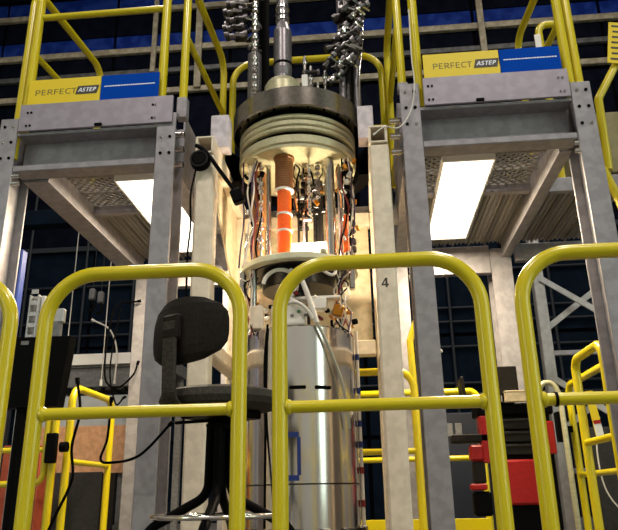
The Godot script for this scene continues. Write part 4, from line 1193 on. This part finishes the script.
# ---------------------------------------------------------------- lamp on the post and loose cables
func cord(called: String, label: String, pts: Array, r: float, m: Material, cat := "cable") -> void:
	var t := thing(called, label, cat)
	put("strand", tube(S(), curve(pts, 7), r, 8), m, t)
	for e in [0, -1]:
		var p: Vector3 = pts[e]
		var q: Vector3 = pts[1] if e == 0 else pts[-2]
		put("plug", cyl(S(), p, p + (p - q).normalized() * r * 4.0, r * 1.6, 8), m, t)

func cables() -> void:
	var t := thing("work_lamp", "black round clip lamp with a short arm on the left white post", "lamp", Vector3(-0.782, 1.905, -2.948))
	put("head", lathe(S(), [Vector2(0.0, 0.045), Vector2(0.03, 0.045), Vector2(0.05, 0.02), Vector2(0.052, 0.0), Vector2(0.0, 0.0)], Vector3.ZERO, 28, 0, TAU, Basis(Vector3.RIGHT, PI / 2)), M.black, t)
	put("rim", lathe(S(), ring_prof(0.036, 0.046, 0.044, 0.054, 0.002), Vector3(0, 0, -0.01), 28, 0, TAU, Basis(Vector3.RIGHT, PI / 2)), M.black_soft, t)
	put("arm", tube(S(), curve([Vector3(-0.02, 0.08, 0.03), Vector3(0.03, 0.04, 0.035), Vector3(0.10, -0.06, 0.02), Vector3(0.175, -0.17, 0.0)], 6), 0.011, 10), M.black, t)
	put("clamp", bx(S(), Vector3(0.19, -0.20, -0.005), Vector3(0.06, 0.075, 0.05), 0.008, Basis(Vector3.BACK, 0.35)), M.black, t)
	cord("power_cord", "black cord running down the left white post from the lamp", [Vector3(-0.80, 1.86, -2.93), Vector3(-0.822, 1.72, -2.93), Vector3(-0.818, 1.55, -2.935), Vector3(-0.825, 1.40, -2.93), Vector3(-0.822, 1.1, -2.935)], 0.005, M.cord)
	cord("power_cord", "black cord sagging across the left inner column below the stool seat", [Vector3(-1.16, 0.72, -2.97), Vector3(-1.165, 0.56, -2.97), Vector3(-1.18, 0.475, -2.95), Vector3(-1.13, 0.455, -2.93), Vector3(-0.99, 0.48, -2.90), Vector3(-0.86, 0.60, -2.88)], 0.006, M.cord)
	cord("power_cord", "twisted black cord hanging from the rail before the cardboard sheet", [Vector3(-1.74, 0.97, -3.9), Vector3(-1.71, 0.80, -3.9), Vector3(-1.74, 0.60, -3.9), Vector3(-1.72, 0.42, -3.9), Vector3(-1.80, 0.22, -3.9), Vector3(-1.84, 0.1, -3.88)], 0.009, M.cord)
	cord("power_cord", "black looped cord beside the pale rear column at left", [Vector3(-1.68, 1.70, -4.66), Vector3(-1.82, 1.66, -4.62), Vector3(-1.87, 1.40, -4.62), Vector3(-1.86, 1.12, -4.62), Vector3(-1.76, 1.06, -4.62), Vector3(-1.66, 1.14, -4.62), Vector3(-1.64, 1.22, -4.64)], 0.007, M.cord)
	cord("power_cord", "black cord hanging beside the looped cord at left", [Vector3(-1.80, 1.62, -4.64), Vector3(-1.84, 1.2, -4.64), Vector3(-1.78, 0.95, -4.64), Vector3(-1.72, 0.98, -4.62)], 0.006, M.cord)
	cord("signal_cord", "thin white cord draped over the right inner column head", [Vector3(0.318, 2.75, -2.975), Vector3(0.312, 2.45, -2.965), Vector3(0.316, 2.29, -2.975), Vector3(0.285, 2.14, -2.985), Vector3(0.22, 2.04, -2.96), Vector3(0.15, 2.035, -2.935), Vector3(0.10, 2.00, -2.935)], 0.0035, M.white_cord)
	cord("signal_cord", "thin white cord hanging behind the right inner column", [Vector3(0.245, 1.34, -3.25), Vector3(0.26, 1.2, -3.24), Vector3(0.30, 1.06, -3.23), Vector3(0.36, 0.96, -3.22)], 0.004, M.white_cord)
	cord("white_hose", "pale curved hose rising before the dark wall at left", [Vector3(-2.34, 1.78, -5.46), Vector3(-2.20, 1.70, -5.47), Vector3(-2.13, 1.52, -5.488), Vector3(-2.13, 1.26, -5.49)], 0.007, M.white_cord, "hose")
	cord("signal_cord", "thin pale cord looping over the grey panel at lower right", [Vector3(1.50, 0.74, -4.6), Vector3(1.46, 0.55, -4.6), Vector3(1.48, 0.30, -4.6), Vector3(1.60, 0.12, -4.6)], 0.005, M.white_cord)
